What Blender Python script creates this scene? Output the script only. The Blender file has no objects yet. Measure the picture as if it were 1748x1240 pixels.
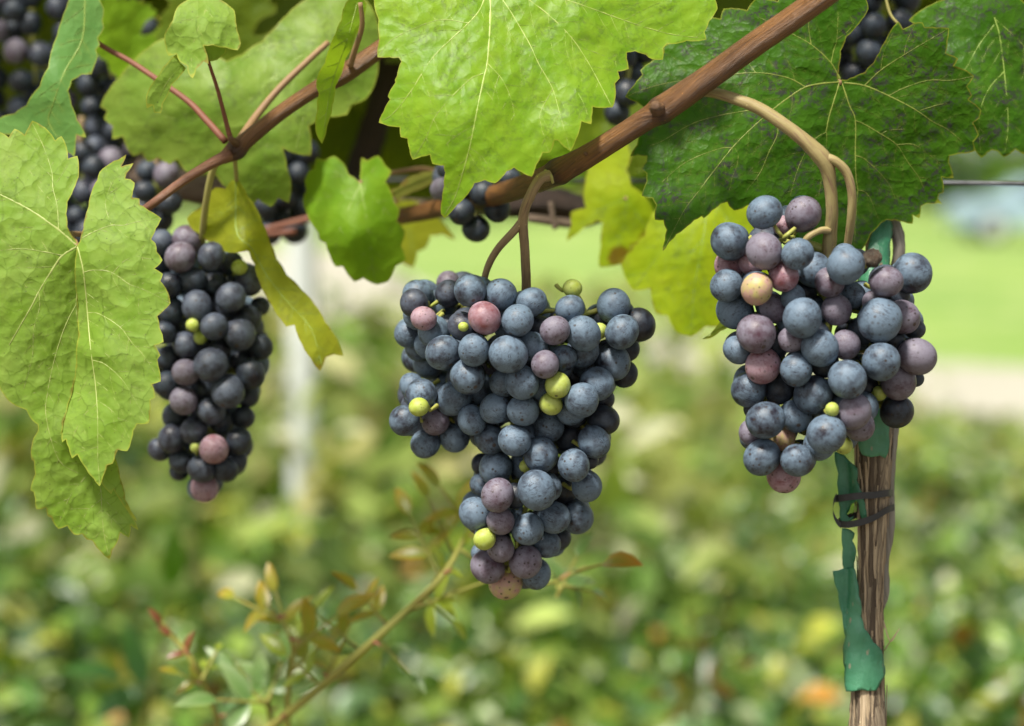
import bpy, bmesh, math, random
import numpy as np
from mathutils import Vector, Matrix, Quaternion
from mathutils.geometry import delaunay_2d_cdt
random.seed(7); RNG = np.random.default_rng(7)
scene = bpy.context.scene
COL = scene.collection

# ------------------------------------------------------------------ camera
CAM_H, PITCH, FPX, W0, H0 = 1.2, math.radians(5.0), 3399.0, 1748.0, 1240.0
cam = bpy.data.cameras.new('camera'); cam_o = bpy.data.objects.new('camera', cam); COL.objects.link(cam_o)
cam_o.location = (0, 0, CAM_H); cam_o.rotation_euler = (math.radians(90) - PITCH, 0, 0)
cam.sensor_width = 36; cam.lens = FPX * 36 / W0; cam.clip_start = 0.05; cam.clip_end = 900
cam.dof.use_dof = True; cam.dof.focus_distance = 0.875; cam.dof.aperture_fstop = 4.5; cam.dof.aperture_blades = 9
scene.camera = cam_o
# ------------------------------------------------------------------ sky, sun, exposure (bright hazy overcast)
SUN_EL, SUN_AZ = math.radians(59), math.radians(212)
world = bpy.data.worlds.new('World'); scene.world = world; world.use_nodes = True
wn = world.node_tree.nodes; wl = world.node_tree.links
sky = wn.new('ShaderNodeTexSky'); sky.sky_type = 'NISHITA'; sky.sun_disc = False
sky.sun_elevation = SUN_EL; sky.sun_rotation = SUN_AZ; sky.dust_density = 2.0; sky.ozone_density = 0.6
hs = wn.new('ShaderNodeHueSaturation'); hs.inputs['Saturation'].default_value = 0.14
wl.new(sky.outputs[0], hs.inputs['Color']); wl.new(hs.outputs[0], wn['Background'].inputs['Color'])
wn['Background'].inputs['Strength'].default_value = 0.05
sun = bpy.data.lights.new('sun', 'SUN'); sun.energy = 2.6; sun.angle = math.radians(9); sun.color = (1.0, 0.95, 0.85)
sun_o = bpy.data.objects.new('sun', sun); COL.objects.link(sun_o)
sd = Vector((math.sin(SUN_AZ) * math.cos(SUN_EL), math.cos(SUN_AZ) * math.cos(SUN_EL), math.sin(SUN_EL)))
sun_o.rotation_euler = sd.to_track_quat('Z', 'Y').to_euler(); sun_o.location = (-3, -4, 6)
vs = scene.view_settings; vs.view_transform = 'Standard'; vs.look = 'None'; vs.gamma = 1; vs.use_curve_mapping = False
vs.exposure = 1.5
cy = scene.cycles; cy.max_bounces = 6; cy.diffuse_bounces = 3; cy.glossy_bounces = 2; cy.transmission_bounces = 4; cy.use_adaptive_sampling = True; cy.adaptive_threshold = 0.015

# ------------------------------------------------------------------ helpers
CF = Vector((0, math.cos(PITCH), -math.sin(PITCH))); CU = Vector((0, math.sin(PITCH), math.cos(PITCH)))
CFn, CUn = np.array(CF), np.array(CU)
def P(px, py, d):
    return Vector((0, 0, CAM_H)) + CF * d + Vector((1, 0, 0)) * ((px - W0/2) / FPX * d) + CU * ((H0/2 - py) / FPX * d)
def PN(px, py, d):
    px = np.asarray(px, float); py = np.asarray(py, float); d = np.asarray(d, float) + 0 * px
    out = CFn[None] * d[:, None] + CUn[None] * ((H0/2 - py) / FPX * d)[:, None]
    out[:, 0] += (px - W0/2) / FPX * d; out[:, 2] += CAM_H
    return out
def G(px, py, z=0.0):                     # where the view ray through a pixel meets the ground plane z
    v = P(px, py, 1.0) - Vector((0, 0, CAM_H)); t = (z - CAM_H) / v.z
    return Vector((0, 0, CAM_H)) + v * t
def Z(ox, oy, *pts, k=4.0): return [(ox + u / k, oy + v / k) for u, v in pts]

def tag(o, label=None, cat=None, group=None, kind=None):
    if label: o['label'] = label
    if cat: o['category'] = cat
    if group: o['group'] = group
    if kind: o['kind'] = kind
    return o
def thing(name, loc, label, cat, group=None):
    o = bpy.data.objects.new(name, None); COL.objects.link(o); o.location = loc; o.empty_display_size = 0.02
    return tag(o, label, cat, group)
def attach(o, parent):
    if parent is not None:
        o.parent = parent
        if parent.type == 'EMPTY': o.matrix_parent_inverse = Matrix.Translation(-Vector(parent.location))
    return o
def mesh_obj(name, v, f, mat, parent=None, uv=None, attrs=None, smooth=True, cols=None):
    me = bpy.data.meshes.new(name)
    me.from_pydata([tuple(p) for p in v], [], [tuple(int(i) for i in q) for q in f])
    if smooth: me.polygons.foreach_set('use_smooth', np.ones(len(me.polygons), dtype=bool))
    if uv is not None:
        li = np.empty(len(me.loops), dtype=np.int32); me.loops.foreach_get('vertex_index', li)
        lay = me.uv_layers.new(name='UVMap'); lay.data.foreach_set('uv', np.asarray(uv, float)[li].ravel())
    for k, a in (attrs or {}).items():
        at = me.attributes.new(k, 'FLOAT', 'POINT'); at.data.foreach_set('value', np.asarray(a, np.float32))
    if cols is not None:
        at = me.attributes.new('tint', 'FLOAT_COLOR', 'POINT')
        c4 = np.ones((len(v), 4), np.float32); c4[:, :3] = cols; at.data.foreach_set('color', c4.ravel())
    me.materials.append(mat); me.update()
    o = bpy.data.objects.new(name, me); COL.objects.link(o)
    return attach(o, parent)

class NB:                                  # small node-building helper
    def __init__(s, name):
        s.m = bpy.data.materials.new(name); s.m.use_nodes = True
        s.n = s.m.node_tree.nodes; s.l = s.m.node_tree.links; s.b = s.n['Principled BSDF']; s.out = s.n['Material Output']
    def new(s, t, **kw):
        n = s.n.new(t)
        for k, v in kw.items(): setattr(n, k, v)
        return n
    def set(s, n, k, v):
        if hasattr(v, 'links'): s.l.new(v, n.inputs[k])
        else: n.inputs[k].default_value = v
    def mix(s, fac, a, b, mode='MIX'):
        n = s.new('ShaderNodeMix', data_type='RGBA', blend_type=mode)
        s.set(n, 0, fac)
        for i, c in ((6, a), (7, b)):
            if hasattr(c, 'links'): s.l.new(c, n.inputs[i])
            else: n.inputs[i].default_value = (*c, 1)
        return n.outputs[2]
    def noise(s, vec, scale, detail=2.0, rough=0.5, dist=0.0):
        n = s.new('ShaderNodeTexNoise'); s.l.new(vec, n.inputs['Vector'])
        n.inputs['Scale'].default_value = scale; n.inputs['Detail'].default_value = detail
        n.inputs['Roughness'].default_value = rough; n.inputs['Distortion'].default_value = dist
        return n.outputs[0]
    def voro(s, vec, scale, feature='F1', out='Distance', rnd=1.0):
        n = s.new('ShaderNodeTexVoronoi', feature=feature); s.l.new(vec, n.inputs['Vector'])
        n.inputs['Scale'].default_value = scale; n.inputs['Randomness'].default_value = rnd
        return n.outputs[out]
    def ramp(s, x, lo, hi, a=0.0, b=1.0):
        n = s.new('ShaderNodeMapRange'); s.l.new(x, n.inputs[0]); n.clamp = True
        for i, v in enumerate((lo, hi, a, b)): n.inputs[i + 1].default_value = v
        return n.outputs[0]
    def math(s, op, a, b=0.0, c=0.0):
        n = s.new('ShaderNodeMath', operation=op)
        for i, v in enumerate((a, b, c)): s.set(n, i, v)
        return n.outputs[0]
    def attr(s, name, out='Fac'):
        n = s.new('ShaderNodeAttribute'); n.attribute_name = name; return n.outputs[out]
    def mapping(s, vec, scale=(1, 1, 1), loc=(0, 0, 0)):
        n = s.new('ShaderNodeMapping'); s.l.new(vec, n.inputs[0]); n.inputs['Scale'].default_value = scale
        s.set(n, 'Location', loc); return n.outputs[0]
    def bump(s, h, dist, strength=1.0, normal=None):
        n = s.new('ShaderNodeBump'); s.l.new(h, n.inputs['Height']); n.inputs['Distance'].default_value = dist
        n.inputs['Strength'].default_value = strength
        if normal: s.l.new(normal, n.inputs['Normal'])
        return n.outputs[0]

def simple_mat(name, col, rough=0.6, col2=None, scale=30, bump=0.0, coord='Object', spec=0.5):
    b = NB(name); tc = b.new('ShaderNodeTexCoord').outputs[coord]
    if col2: b.l.new(b.mix(b.ramp(b.noise(tc, scale, 5, 0.6), 0.3, 0.7), col, col2), b.b.inputs['Base Color'])
    else: b.b.inputs['Base Color'].default_value = (*col, 1)
    b.b.inputs['Roughness'].default_value = rough; b.b.inputs['Specular IOR Level'].default_value = spec
    if bump: b.l.new(b.bump(b.noise(tc, scale * 2, 6, 0.6), bump), b.b.inputs['Normal'])
    return b.m

def leaf_mat(name, c1, c2, tcol, transl=0.4, rough=0.42, rim=(0.42, 0.42, 0.05), rimw=0.7, spot=0.3, blotch=0.0,
             bump=0.0005, net=0.25, netcol=None, blush=None, spec=0.45, cell=1.5, veint=0.4, brown=0.3):
    b = NB(name); uv = b.new('ShaderNodeTexCoord').outputs['UV']
    warp = b.new('ShaderNodeVectorMath', operation='MULTIPLY_ADD'); nz = b.new('ShaderNodeTexNoise')
    b.l.new(uv, nz.inputs['Vector']); nz.inputs['Scale'].default_value = 1.2
    b.l.new(nz.outputs['Color'], warp.inputs[0]); warp.inputs[1].default_value = (0.5, 0.5, 0); b.l.new(uv, warp.inputs[2])
    w = warp.outputs[0]
    col = b.mix(b.ramp(b.noise(w, 0.45, 3, 0.6), 0.32, 0.68), c1, c2)
    e1 = b.voro(w, cell, 'DISTANCE_TO_EDGE')
    netm = b.math('MULTIPLY', b.math('MULTIPLY', b.ramp(e1, 0.0, 0.055, 1, 0), b.ramp(b.noise(uv, 1.1, 2), 0.38, 0.62)), net)
    col = b.mix(netm, col, netcol or tuple(x * 0.5 for x in c1))
    if blush: col = b.mix(b.ramp(b.math('ADD', b.attr('blush'), b.math('MULTIPLY', b.noise(uv, 2.5, 4), 0.5)), 0.55, 0.8), col, blush)
    if spot:
        sp = b.voro(uv, 4.2, 'F1'); sm = b.ramp(b.math('ADD', sp, b.math('MULTIPLY', b.noise(uv, 9, 3), 0.25)), 0.20, 0.27, 1, 0)
        col = b.mix(b.math('MULTIPLY', b.math('MULTIPLY', sm, spot), b.ramp(b.noise(uv, 1.0, 1), 0.4, 0.55)), col, (0.045, 0.035, 0.025))
    if blotch:
        n1 = b.ramp(b.noise(uv, 0.85, 2, 0.5), 0.46, 0.60); n2 = b.ramp(b.noise(w, 4.5, 5, 0.7), 0.46, 0.56)
        col = b.mix(b.math('MULTIPLY', b.math('MULTIPLY', n1, n2), blotch), col, (0.035, 0.033, 0.036))
    col = b.mix(b.math('MULTIPLY', b.attr('vein'), veint), col, (0.34, 0.40, 0.08))
    inter = b.ramp(b.attr('between'), 4.0, 26.0); col = b.mix(b.math('MULTIPLY', inter, 0.22), col, tuple(x * k_ for x, k_ in zip(c2, (1.35, 1.15, 1.2))))
    col = b.mix(b.math('MULTIPLY', b.ramp(b.attr('edge'), 0.0, 2.6, 1, 0), rimw), col, rim)
    eb = b.math('MULTIPLY', b.ramp(b.math('ADD', b.attr('edge'), b.math('MULTIPLY', b.noise(uv, 3.0, 3), 14.0)), 7.0, 10.0, 1, 0), b.ramp(b.noise(uv, 0.6, 2), 0.47, 0.58, 0, brown))
    col = b.mix(eb, col, (0.16, 0.075, 0.02))
    b.l.new(col, b.b.inputs['Base Color']); b.b.inputs['Roughness'].default_value = rough
    b.b.inputs['Specular IOR Level'].default_value = spec
    f1 = b.voro(w, cell, 'F1'); f2 = b.voro(w, cell * 2.7, 'F1'); lowf = b.noise(uv, 0.8, 2)
    dome = b.math('MULTIPLY', b.math('MULTIPLY', f1, f1), b.ramp(lowf, 0.3, 0.7, -1.3, -0.5)); dome2 = b.math('MULTIPLY', b.math('MULTIPLY', f2, f2), -0.22)
    bn = b.bump(b.math('ADD', dome, dome2), bump)
    b.l.new(bn, b.b.inputs['Normal'])
    tr = b.new('ShaderNodeBsdfTranslucent'); b.l.new(b.mix(0.75, col, tcol), tr.inputs['Color'])
    mx = b.new('ShaderNodeMixShader'); mx.inputs[0].default_value = transl
    b.l.new(b.b.outputs[0], mx.inputs[1]); b.l.new(tr.outputs[0], mx.inputs[2]); b.l.new(mx.outputs[0], b.out.inputs['Surface'])
    return b.m

def grape_mat(name, skin, bloom, lo, hi, scuff=0.8, dots=0.9, rough=0.5, sss=0.0, dotcol=(0.03, 0.018, 0.012), second=None):
    b = NB(name); tc = b.new('ShaderNodeTexCoord').outputs['Object']; oi = b.new('ShaderNodeObjectInfo')
    off = b.new('ShaderNodeVectorMath', operation='SCALE'); cb = b.new('ShaderNodeCombineXYZ')
    for i in range(3): b.l.new(oi.outputs['Random'], cb.inputs[i])
    b.l.new(cb.outputs[0], off.inputs[0]); off.inputs['Scale'].default_value = 73.0
    ad = b.new('ShaderNodeVectorMath', operation='ADD'); b.l.new(tc, ad.inputs[0]); b.l.new(off.outputs[0], ad.inputs[1]); v = ad.outputs[0]
    if second: skin = b.mix(b.ramp(b.noise(v, 0.9, 2), 0.35, 0.65), skin, second)
    shift = b.ramp(oi.outputs['Random'], 0, 1, -0.07, 0.07)
    m = b.ramp(b.math('ADD', b.noise(v, 1.3, 4, 0.62), shift), lo, hi)
    m = b.math('MULTIPLY', m, b.ramp(b.noise(v, 7.0, 4, 0.7), 0.25, 0.6, 0.72, 1.0))
    # rubbed scratches: thin stretched streaks inside patches
    patch = b.ramp(b.noise(v, 1.0, 2), 0.46, 0.58)
    scr = b.ramp(b.noise(b.mapping(v, (1.0, 3.2, 6.5)), 1.6, 6, 0.75, 1.2), 0.52, 0.60)
    m = b.math('MULTIPLY', m, b.math('SUBTRACT', 1.0, b.math('MULTIPLY', b.math('MULTIPLY', patch, scr), scuff)))
    col = b.mix(m, skin, bloom)
    vo = b.new('ShaderNodeTexVoronoi'); b.l.new(v, vo.inputs['Vector']); vo.inputs['Scale'].default_value = 3.6
    sx = b.new('ShaderNodeSeparateColor'); b.l.new(vo.outputs['Color'], sx.inputs[0])
    dm = b.math('MULTIPLY', b.ramp(vo.outputs['Distance'], 0.22, 0.31, 1, 0), b.ramp(sx.outputs[0], 0.5, 0.55))
    dm = b.math('MULTIPLY', b.math('MULTIPLY', dm, b.ramp(sx.outputs[1], 0.1, 0.6, 0.35, 1)), b.ramp(b.noise(v, 0.8, 1), 0.35, 0.6, dots * 0.3, dots))
    col = b.mix(dm, col, dotcol)
    nv = b.new('ShaderNodeVectorMath', operation='NORMALIZE'); b.l.new(tc, nv.inputs[0]); sz = b.new('ShaderNodeSeparateXYZ'); b.l.new(nv.outputs[0], sz.inputs[0])
    col = b.mix(b.ramp(sz.outputs[2], -0.996, -0.989, 0.85, 0), col, (0.06, 0.035, 0.02))
    b.l.new(col, b.b.inputs['Base Color'])
    b.l.new(b.ramp(m, 0, 1, rough - 0.2, rough + 0.08), b.b.inputs['Roughness'])
    b.b.inputs['Specular IOR Level'].default_value = 0.4
    if sss:
        b.b.inputs['Subsurface Weight'].default_value = sss; b.b.inputs['Subsurface Scale'].default_value = 0.004
        b.b.inputs['Subsurface Radius'].default_value = (1.0, 0.8, 0.35)
    b.l.new(b.bump(b.noise(v, 14, 4, 0.7), 0.00012), b.b.inputs['Normal'])
    return b.m

def bark_mat(name, c1, c2, c3, along=(9, 0.35), bump=0.0006, rough=0.62, dark_nodes=False):
    b = NB(name); uv = b.new('ShaderNodeTexCoord').outputs['UV']; ob = b.new('ShaderNodeTexCoord').outputs['Object']
    st = b.noise(b.mapping(uv, (along[0], along[1], 1)), 1.0, 6, 0.65, 0.3)
    st2 = b.noise(b.mapping(uv, (along[0] * 4, along[1] * 1.6, 1)), 1.0, 3, 0.6)
    col = b.mix(b.ramp(st, 0.3, 0.7), c1, c2)
    col = b.mix(b.ramp(st2, 0.5, 0.75), col, c3)
    col = b.mix(b.ramp(b.noise(ob, 45, 3), 0.45, 0.75, 0, 0.75), col, c1)
    if dark_nodes: col = b.mix(b.attr('dark'), col, (0.03, 0.015, 0.01))
    sp = b.voro(uv, 2.2, 'F1'); col = b.mix(b.ramp(sp, 0.04, 0.07, 0.6, 0), col, tuple(min(1, x * 2.2) for x in c2))
    b.l.new(col, b.b.inputs['Base Color']); b.b.inputs['Roughness'].default_value = rough
    b.l.new(b.bump(b.math('ADD', st, b.math('MULTIPLY', st2, 0.6)), bump), b.b.inputs['Normal'])
    return b.m

def tint_mat(name, rough=0.4, transl=0.25, spec=0.5):
    b = NB(name); c = b.attr('tint', 'Color')
    b.l.new(c, b.b.inputs['Base Color']); b.b.inputs['Roughness'].default_value = rough; b.b.inputs['Specular IOR Level'].default_value = spec
    tr = b.new('ShaderNodeBsdfTranslucent'); b.l.new(b.mix(1.0, c, (1.5, 1.6, 0.5), 'MULTIPLY'), tr.inputs['Color'])
    mx = b.new('ShaderNodeMixShader'); mx.inputs[0].default_value = transl
    b.l.new(b.b.outputs[0], mx.inputs[1]); b.l.new(tr.outputs[0], mx.inputs[2]); b.l.new(mx.outputs[0], b.out.inputs['Surface'])
    return b.m

# --- tubes -------------------------------------------------------------
def catmull(pts, n):
    p = [np.array(q, float) for q in pts]; p = [2 * p[0] - p[1]] + p + [2 * p[-1] - p[-2]]; out = []
    for i in range(1, len(p) - 2):
        for k in range(n):
            t = k / n; a, b_, c, d = p[i-1], p[i], p[i+1], p[i+2]
            out.append(0.5 * ((2*b_) + (-a + c)*t + (2*a - 5*b_ + 4*c - d)*t*t + (-a + 3*b_ - 3*c + d)*t**3))
    out.append(p[-2]); return np.array(out)
def tube(path4, nseg=12, nsub=6, ridge=0.0, nodes=(), seed=0, cap=True, rough=0.0):
    """path4: list of (x, y, z, r) world -> verts, faces, uv(cm), dark attr. nodes: (control point index, swell, half width in m)"""
    q = catmull(path4, nsub); P3 = q[:, :3]; R = np.maximum(q[:, 3], 1e-5); n = len(q); rg = np.random.default_rng(seed)
    arc = np.concatenate([[0], np.cumsum(np.linalg.norm(np.diff(P3, axis=0), axis=1))]); T = np.gradient(P3, axis=0)
    T /= np.linalg.norm(T, axis=1)[:, None] + 1e-12
    up = np.array([0.13, 0.97, 0.21]); V, UV, DK = [], [], []
    ph = rg.uniform(0, 6.28, 6); amp = rg.uniform(0.4, 1, 6); fr = rg.integers(3, 12, 6)
    for i in range(n):
        a = np.cross(T[i], up); a /= np.linalg.norm(a); b_ = np.cross(a, T[i]); dk = 0; r = R[i]
        for (t0, sw, hw) in nodes:
            g = math.exp(-((arc[i] - arc[min(n - 1, int(t0 * nsub))]) / hw) ** 2); r *= 1 + sw * g; dk = max(dk, g * 0.8)
        for k in range(nseg):
            th = 2 * math.pi * k / nseg
            rr = r * (1 + ridge * float(np.sum(amp * np.sin(fr * th + ph + arc[i] * 14))) / 3) * (1 + rough * rg.normal())
            V.append(P3[i] + (a * math.cos(th) + b_ * math.sin(th)) * rr); UV.append((k / nseg * 2 * math.pi * R[i] * 100, arc[i] * 100)); DK.append(dk)
    F = []
    for i in range(n - 1):
        for k in range(nseg):
            k2 = (k + 1) % nseg; F.append((i*nseg + k, i*nseg + k2, (i+1)*nseg + k2, (i+1)*nseg + k))
    if cap: F.append(tuple(range(nseg))[::-1]); F.append(tuple((n-1)*nseg + k for k in range(nseg)))
    return V, F, UV, DK
def tube_obj(name, px_path, mat, parent=None, **kw):
    """px_path: (px, py, depth, r_px)"""
    pts = [(*P(x, y, d), r * d / FPX) for x, y, d, r in px_path]
    v, f, uv, dk = tube(pts, **kw)
    return mesh_obj(name, v, f, mat, parent, uv=uv, attrs={'dark': dk})
def merge(parts):
    V, F, UV = [], [], []
    for v, f, uv in parts:
        o = len(V); V += list(v); UV += list(uv); F += [tuple(i + o for i in q) for q in f]
    return V, F, UV

# --- leaf sheets --------------------------------------------------------
def tps(ctrl):
    c = np.array(ctrl, float); X = c[:, :2] / 100; n = len(c)
    def phi(a, b_):
        r2 = ((a[:, None] - b_[None]) ** 2).sum(-1); return 0.5 * r2 * np.log(r2 + 1e-9)
    A = np.zeros((n + 3, n + 3)); A[:n, :n] = phi(X, X) + np.eye(n) * 0.02; A[:n, n] = 1; A[:n, n+1:] = X; A[n, :n] = 1; A[n+1:, :n] = X.T
    wv = np.linalg.lstsq(A, np.concatenate([c[:, 2], np.zeros(3)]), rcond=None)[0]
    return lambda x, y: (lambda q: phi(q, X) @ wv[:n] + wv[n] + q @ wv[n+1:])(np.stack([x, y], 1) / 100)
def in_poly(x, y, poly):
    p = np.array(poly); inside = np.zeros(len(x), bool); j = len(p) - 1
    for i in range(len(p)):
        c = ((p[i, 1] > y) != (p[j, 1] > y)) & (x < (p[j, 0] - p[i, 0]) * (y - p[i, 1]) / (p[j, 1] - p[i, 1] + 1e-12) + p[i, 0])
        inside ^= c; j = i
    return inside
def seg_dist(x, y, segs):
    best = np.full(len(x), 1e9)
    if len(x) < 4:
        S = np.asarray(segs, float); dx, dy = S[:, 2] - S[:, 0], S[:, 3] - S[:, 1]
        for i in range(len(x)):
            t = np.clip(((x[i] - S[:, 0]) * dx + (y[i] - S[:, 1]) * dy) / (dx*dx + dy*dy + 1e-9), 0, 1)
            best[i] = (np.hypot(x[i] - S[:, 0] - t*dx, y[i] - S[:, 1] - t*dy) * S[:, 4]).min()
        return best
    for (ax, ay, bx, by, s) in segs:
        dx, dy = bx - ax, by - ay; t = np.clip(((x - ax) * dx + (y - ay) * dy) / (dx*dx + dy*dy + 1e-9), 0, 1)
        best = np.minimum(best, np.hypot(x - ax - t*dx, y - ay - t*dy) * s)
    return best
def smooth2(poly, n=4):
    q = catmull([(a, b_, 0) for a, b_ in poly], n); return [(a, b_) for a, b_ in q[:, :2]]
def wavy(x, y, wl, seed):
    rg = np.random.default_rng(seed); s = 0 * x
    for i in range(7):
        a = rg.uniform(0, 6.28); k = 6.28 / wl * rg.uniform(0.6, 1.5); s = s + np.sin(k * (x * math.cos(a) + y * math.sin(a)) + rg.uniform(0, 6.28))
    return s / 7
def make_leaf_data(outline, veins, ctrl, d0, spacing=6, auto=0, pill=0.5, wave=0.5, seed=1, blush=(), uvo=(0, 0), step=26, vscale=1.0):
    """outline/veins in pixels; returns sheet and vein geometry in (px, py, depth) space"""
    rg = np.random.default_rng(seed)
    ol = np.array(outline, float); area = 0.5 * np.sum(ol[:, 0] * np.roll(ol[:, 1], -1) - np.roll(ol[:, 0], -1) * ol[:, 1]); sg = 1 if area > 0 else -1
    dense = []
    for i in range(len(ol)):
        a, b_ = ol[i], ol[(i + 1) % len(ol)]; L = np.hypot(*(b_ - a)); k = max(1, int(L / spacing)); nrm = np.array([b_[1] - a[1], a[0] - b_[0]]) / (L + 1e-9) * sg
        for j in range(k):
            t = j / k; dense.append(a + (b_ - a) * t + nrm * (math.sin(math.pi * t) * L * 0.05 + (rg.normal() * 0.25 if j else 0)))
    dense = np.array(dense)
    allv = [(smooth2(p), w0, w1) for p, w0, w1 in veins]
    if auto:
        extra = []; segs = np.array([(u[0], u[1], v_[0], v_[1], 1) for r, _, _ in allv for u, v_ in zip(r[:-1], r[1:])])
        for p, w0, w1 in list(allv):
            q = np.array(p); arc = np.concatenate([[0], np.cumsum(np.hypot(*np.diff(q, axis=0).T))]); L = arc[-1]; s = step * rg.uniform(0.6, 1); side = 1
            while s < L - 10:
                i = min(np.searchsorted(arc, s), len(q) - 2); t = q[i+1] - q[max(i-1, 0)]; t = t / (np.hypot(*t) + 1e-9); a = side * math.radians(rg.uniform(42, 58))
                dr = np.array([t[0]*math.cos(a) - t[1]*math.sin(a), t[0]*math.sin(a) + t[1]*math.cos(a)]); pos = q[i].copy(); pl = [tuple(pos)]
                ln = min(0.42 * (L - s) + 18, 95) * auto * rg.uniform(0.7, 1.1); k = max(3, int(ln / 9))
                for j in range(k):
                    c, s_ = math.cos(-side * 0.05 + rg.normal() * 0.06), math.sin(-side * 0.05 + rg.normal() * 0.06); dr = np.array([dr[0]*c - dr[1]*s_, dr[0]*s_ + dr[1]*c]); pos = pos + dr * ln / k
                    if not in_poly(pos[:1], pos[1:], ol)[0]: break
                    if j > 0 and seg_dist(pos[:1], pos[1:], segs)[0] < 7: break
                    pl.append(tuple(pos))
                if len(pl) > 2: extra.append((pl, 1.2 * vscale, 0.3 * vscale))
                side *= -1; s += step * rg.uniform(0.45, 0.75)
        allv += extra
    segs = [(u[0], u[1], v_[0], v_[1], 1.0 if w0 > 2 else 1.5) for p, w0, w1 in allv for u, v_ in zip(p[:-1], p[1:])]
    x0, y0 = ol.min(0); x1, y1 = ol.max(0); gx, gy = np.meshgrid(np.arange(x0, x1, spacing), np.arange(y0, y1, spacing * 0.87))
    gx = gx + (np.arange(gx.shape[0]) % 2)[:, None] * spacing * 0.5; gx, gy = gx.ravel(), gy.ravel()
    gx = gx + rg.uniform(-0.2, 0.2, len(gx)) * spacing; gy = gy + rg.uniform(-0.2, 0.2, len(gy)) * spacing
    k = in_poly(gx, gy, dense); gx, gy = gx[k], gy[k]
    osegs = [(a[0], a[1], b_[0], b_[1], 1) for a, b_ in zip(dense, np.roll(dense, -1, 0))]
    k = seg_dist(gx, gy, osegs) > spacing * 0.45; gx, gy = gx[k], gy[k]
    pts = [Vector(p) for p in dense] + [Vector(p) for p in zip(gx, gy)]; nb = len(dense)
    r = delaunay_2d_cdt(pts, [], [list(range(nb))], 1, 1e-4)
    X = np.array([p[0] for p in r[0]]); Y = np.array([p[1] for p in r[0]]); F = [tuple(f) for f in r[2]]
    T = tps(ctrl)
    def depth(x, y, dv=None):
        if dv is None: dv = seg_dist(x, y, segs) if segs else 0 * x + 50
        d = T(x, y) + wavy(x, y, 130, seed) * 1.6 * wave + wavy(x, y, 38, seed + 5) * 0.55 * wave
        return d0 + (d - pill * (1 - np.exp(-(dv / 9.0)))) / 1000
    dv = seg_dist(X, Y, segs) if segs else 0 * X + 50
    ed = seg_dist(X, Y, osegs); bl = 0 * X
    for bx, by, br in blush: bl = np.maximum(bl, np.clip(1 - np.hypot(X - bx, Y - by) / br, 0, 1))
    sheet = (X, Y, depth(X, Y, dv), F, dict(vein=np.exp(-dv / 2.2) * (0.5 if auto else 1), edge=ed, blush=bl, between=dv), np.stack([X - uvo[0], Y - uvo[1]], 1) * 0.026)
    vg = []
    for p, w0, w1 in allv:
        q = np.array(p); n = len(q)
        if n < 2: continue
        t = np.gradient(q, axis=0); t /= np.hypot(t[:, 0], t[:, 1])[:, None] + 1e-9; w = np.linspace(w0, w1, n)[:, None] / 2; nn = np.stack([-t[:, 1], t[:, 0]], 1)
        A, B = q + nn * w, q - nn * w; dz = depth(q[:, 0], q[:, 1])
        xs = np.concatenate([A[:, 0], q[:, 0], B[:, 0]]); ys = np.concatenate([A[:, 1], q[:, 1], B[:, 1]])
        ds = np.concatenate([dz + 0.0001, dz - 0.00018 - w[:, 0] * 0.00008, dz + 0.0001])
        f = [(i, i+1, n+i+1, n+i) for i in range(n-1)] + [(n+i, n+i+1, 2*n+i+1, 2*n+i) for i in range(n-1)]
        vg.append((xs, ys, ds, f))
    return sheet, vg
def leaf(parent, mat, vmat, sheets, label=None, petiole=None, pmat=None, name='leaf'):
    """sheets: list of make_leaf_data results, joined into ONE leaf; veins and petiole are its sub-parts"""
    V, F, UV, A = [], [], [], dict(vein=[], edge=[], blush=[], between=[]); VV, VF = [], []
    for (X, Y, D, f, at, uv), vg in sheets:
        o = len(V); V += list(PN(X, Y, D)); F += [tuple(i + o for i in q) for q in f]; UV += list(uv)
        for k in A: A[k] += list(at[k])
        for xs, ys, ds, vf in vg:
            o = len(VV); VV += list(PN(xs, ys, ds)); VF += [tuple(i + o for i in q) for q in vf]
    o = mesh_obj(name, V, F, mat, parent, uv=UV, attrs=A)
    if label: o['label'] = label
    if VV: mesh_obj('leaf_veins', VV, VF, vmat, o)
    if petiole: tube_obj('petiole', petiole, pmat, o, nseg=10, nsub=6)
    return o

# ------------------------------------------------------------------ materials
M = {}
M['leaf_left'] = leaf_mat('pale_green_leaf', (0.155, 0.285, 0.02), (0.24, 0.37, 0.065), (0.36, 0.52, 0.025), 0.34, 0.58, spot=0.8, blotch=0.18, brown=0.6, bump=0.0008, net=0.7, cell=1.35, spec=0.2)
M['leaf_mid'] = leaf_mat('bright_green_leaf', (0.13, 0.30, 0.008), (0.25, 0.42, 0.025), (0.48, 0.68, 0.02), 0.42, 0.42, spot=0.45, blotch=0.35, bump=0.0004, net=0.3, cell=1.7, spec=0.2)
M['leaf_dark'] = leaf_mat('dark_green_leaf', (0.021, 0.076, 0.002), (0.048, 0.130, 0.008), (0.09, 0.24, 0.002), 0.14, 0.42, rim=(0.26, 0.28, 0.03), spot=0.7, blotch=0.97, bump=0.0005, net=0.35, netcol=(0.005, 0.02, 0.002), spec=0.1, cell=2.6, veint=0.2)
M['leaf_soft'] = leaf_mat('soft_green_leaf', (0.14, 0.26, 0.0255), (0.22, 0.33, 0.05), (0.36, 0.46, 0.04), 0.35, 0.5, spot=0.15, blotch=0.35, net=0.3, spec=0.25)
M['leaf_blue'] = leaf_mat('cool_green_leaf', (0.10, 0.25, 0.055), (0.15, 0.31, 0.075), (0.26, 0.42, 0.05), 0.3, 0.5, spot=0.1, net=0.12, spec=0.25)
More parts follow.
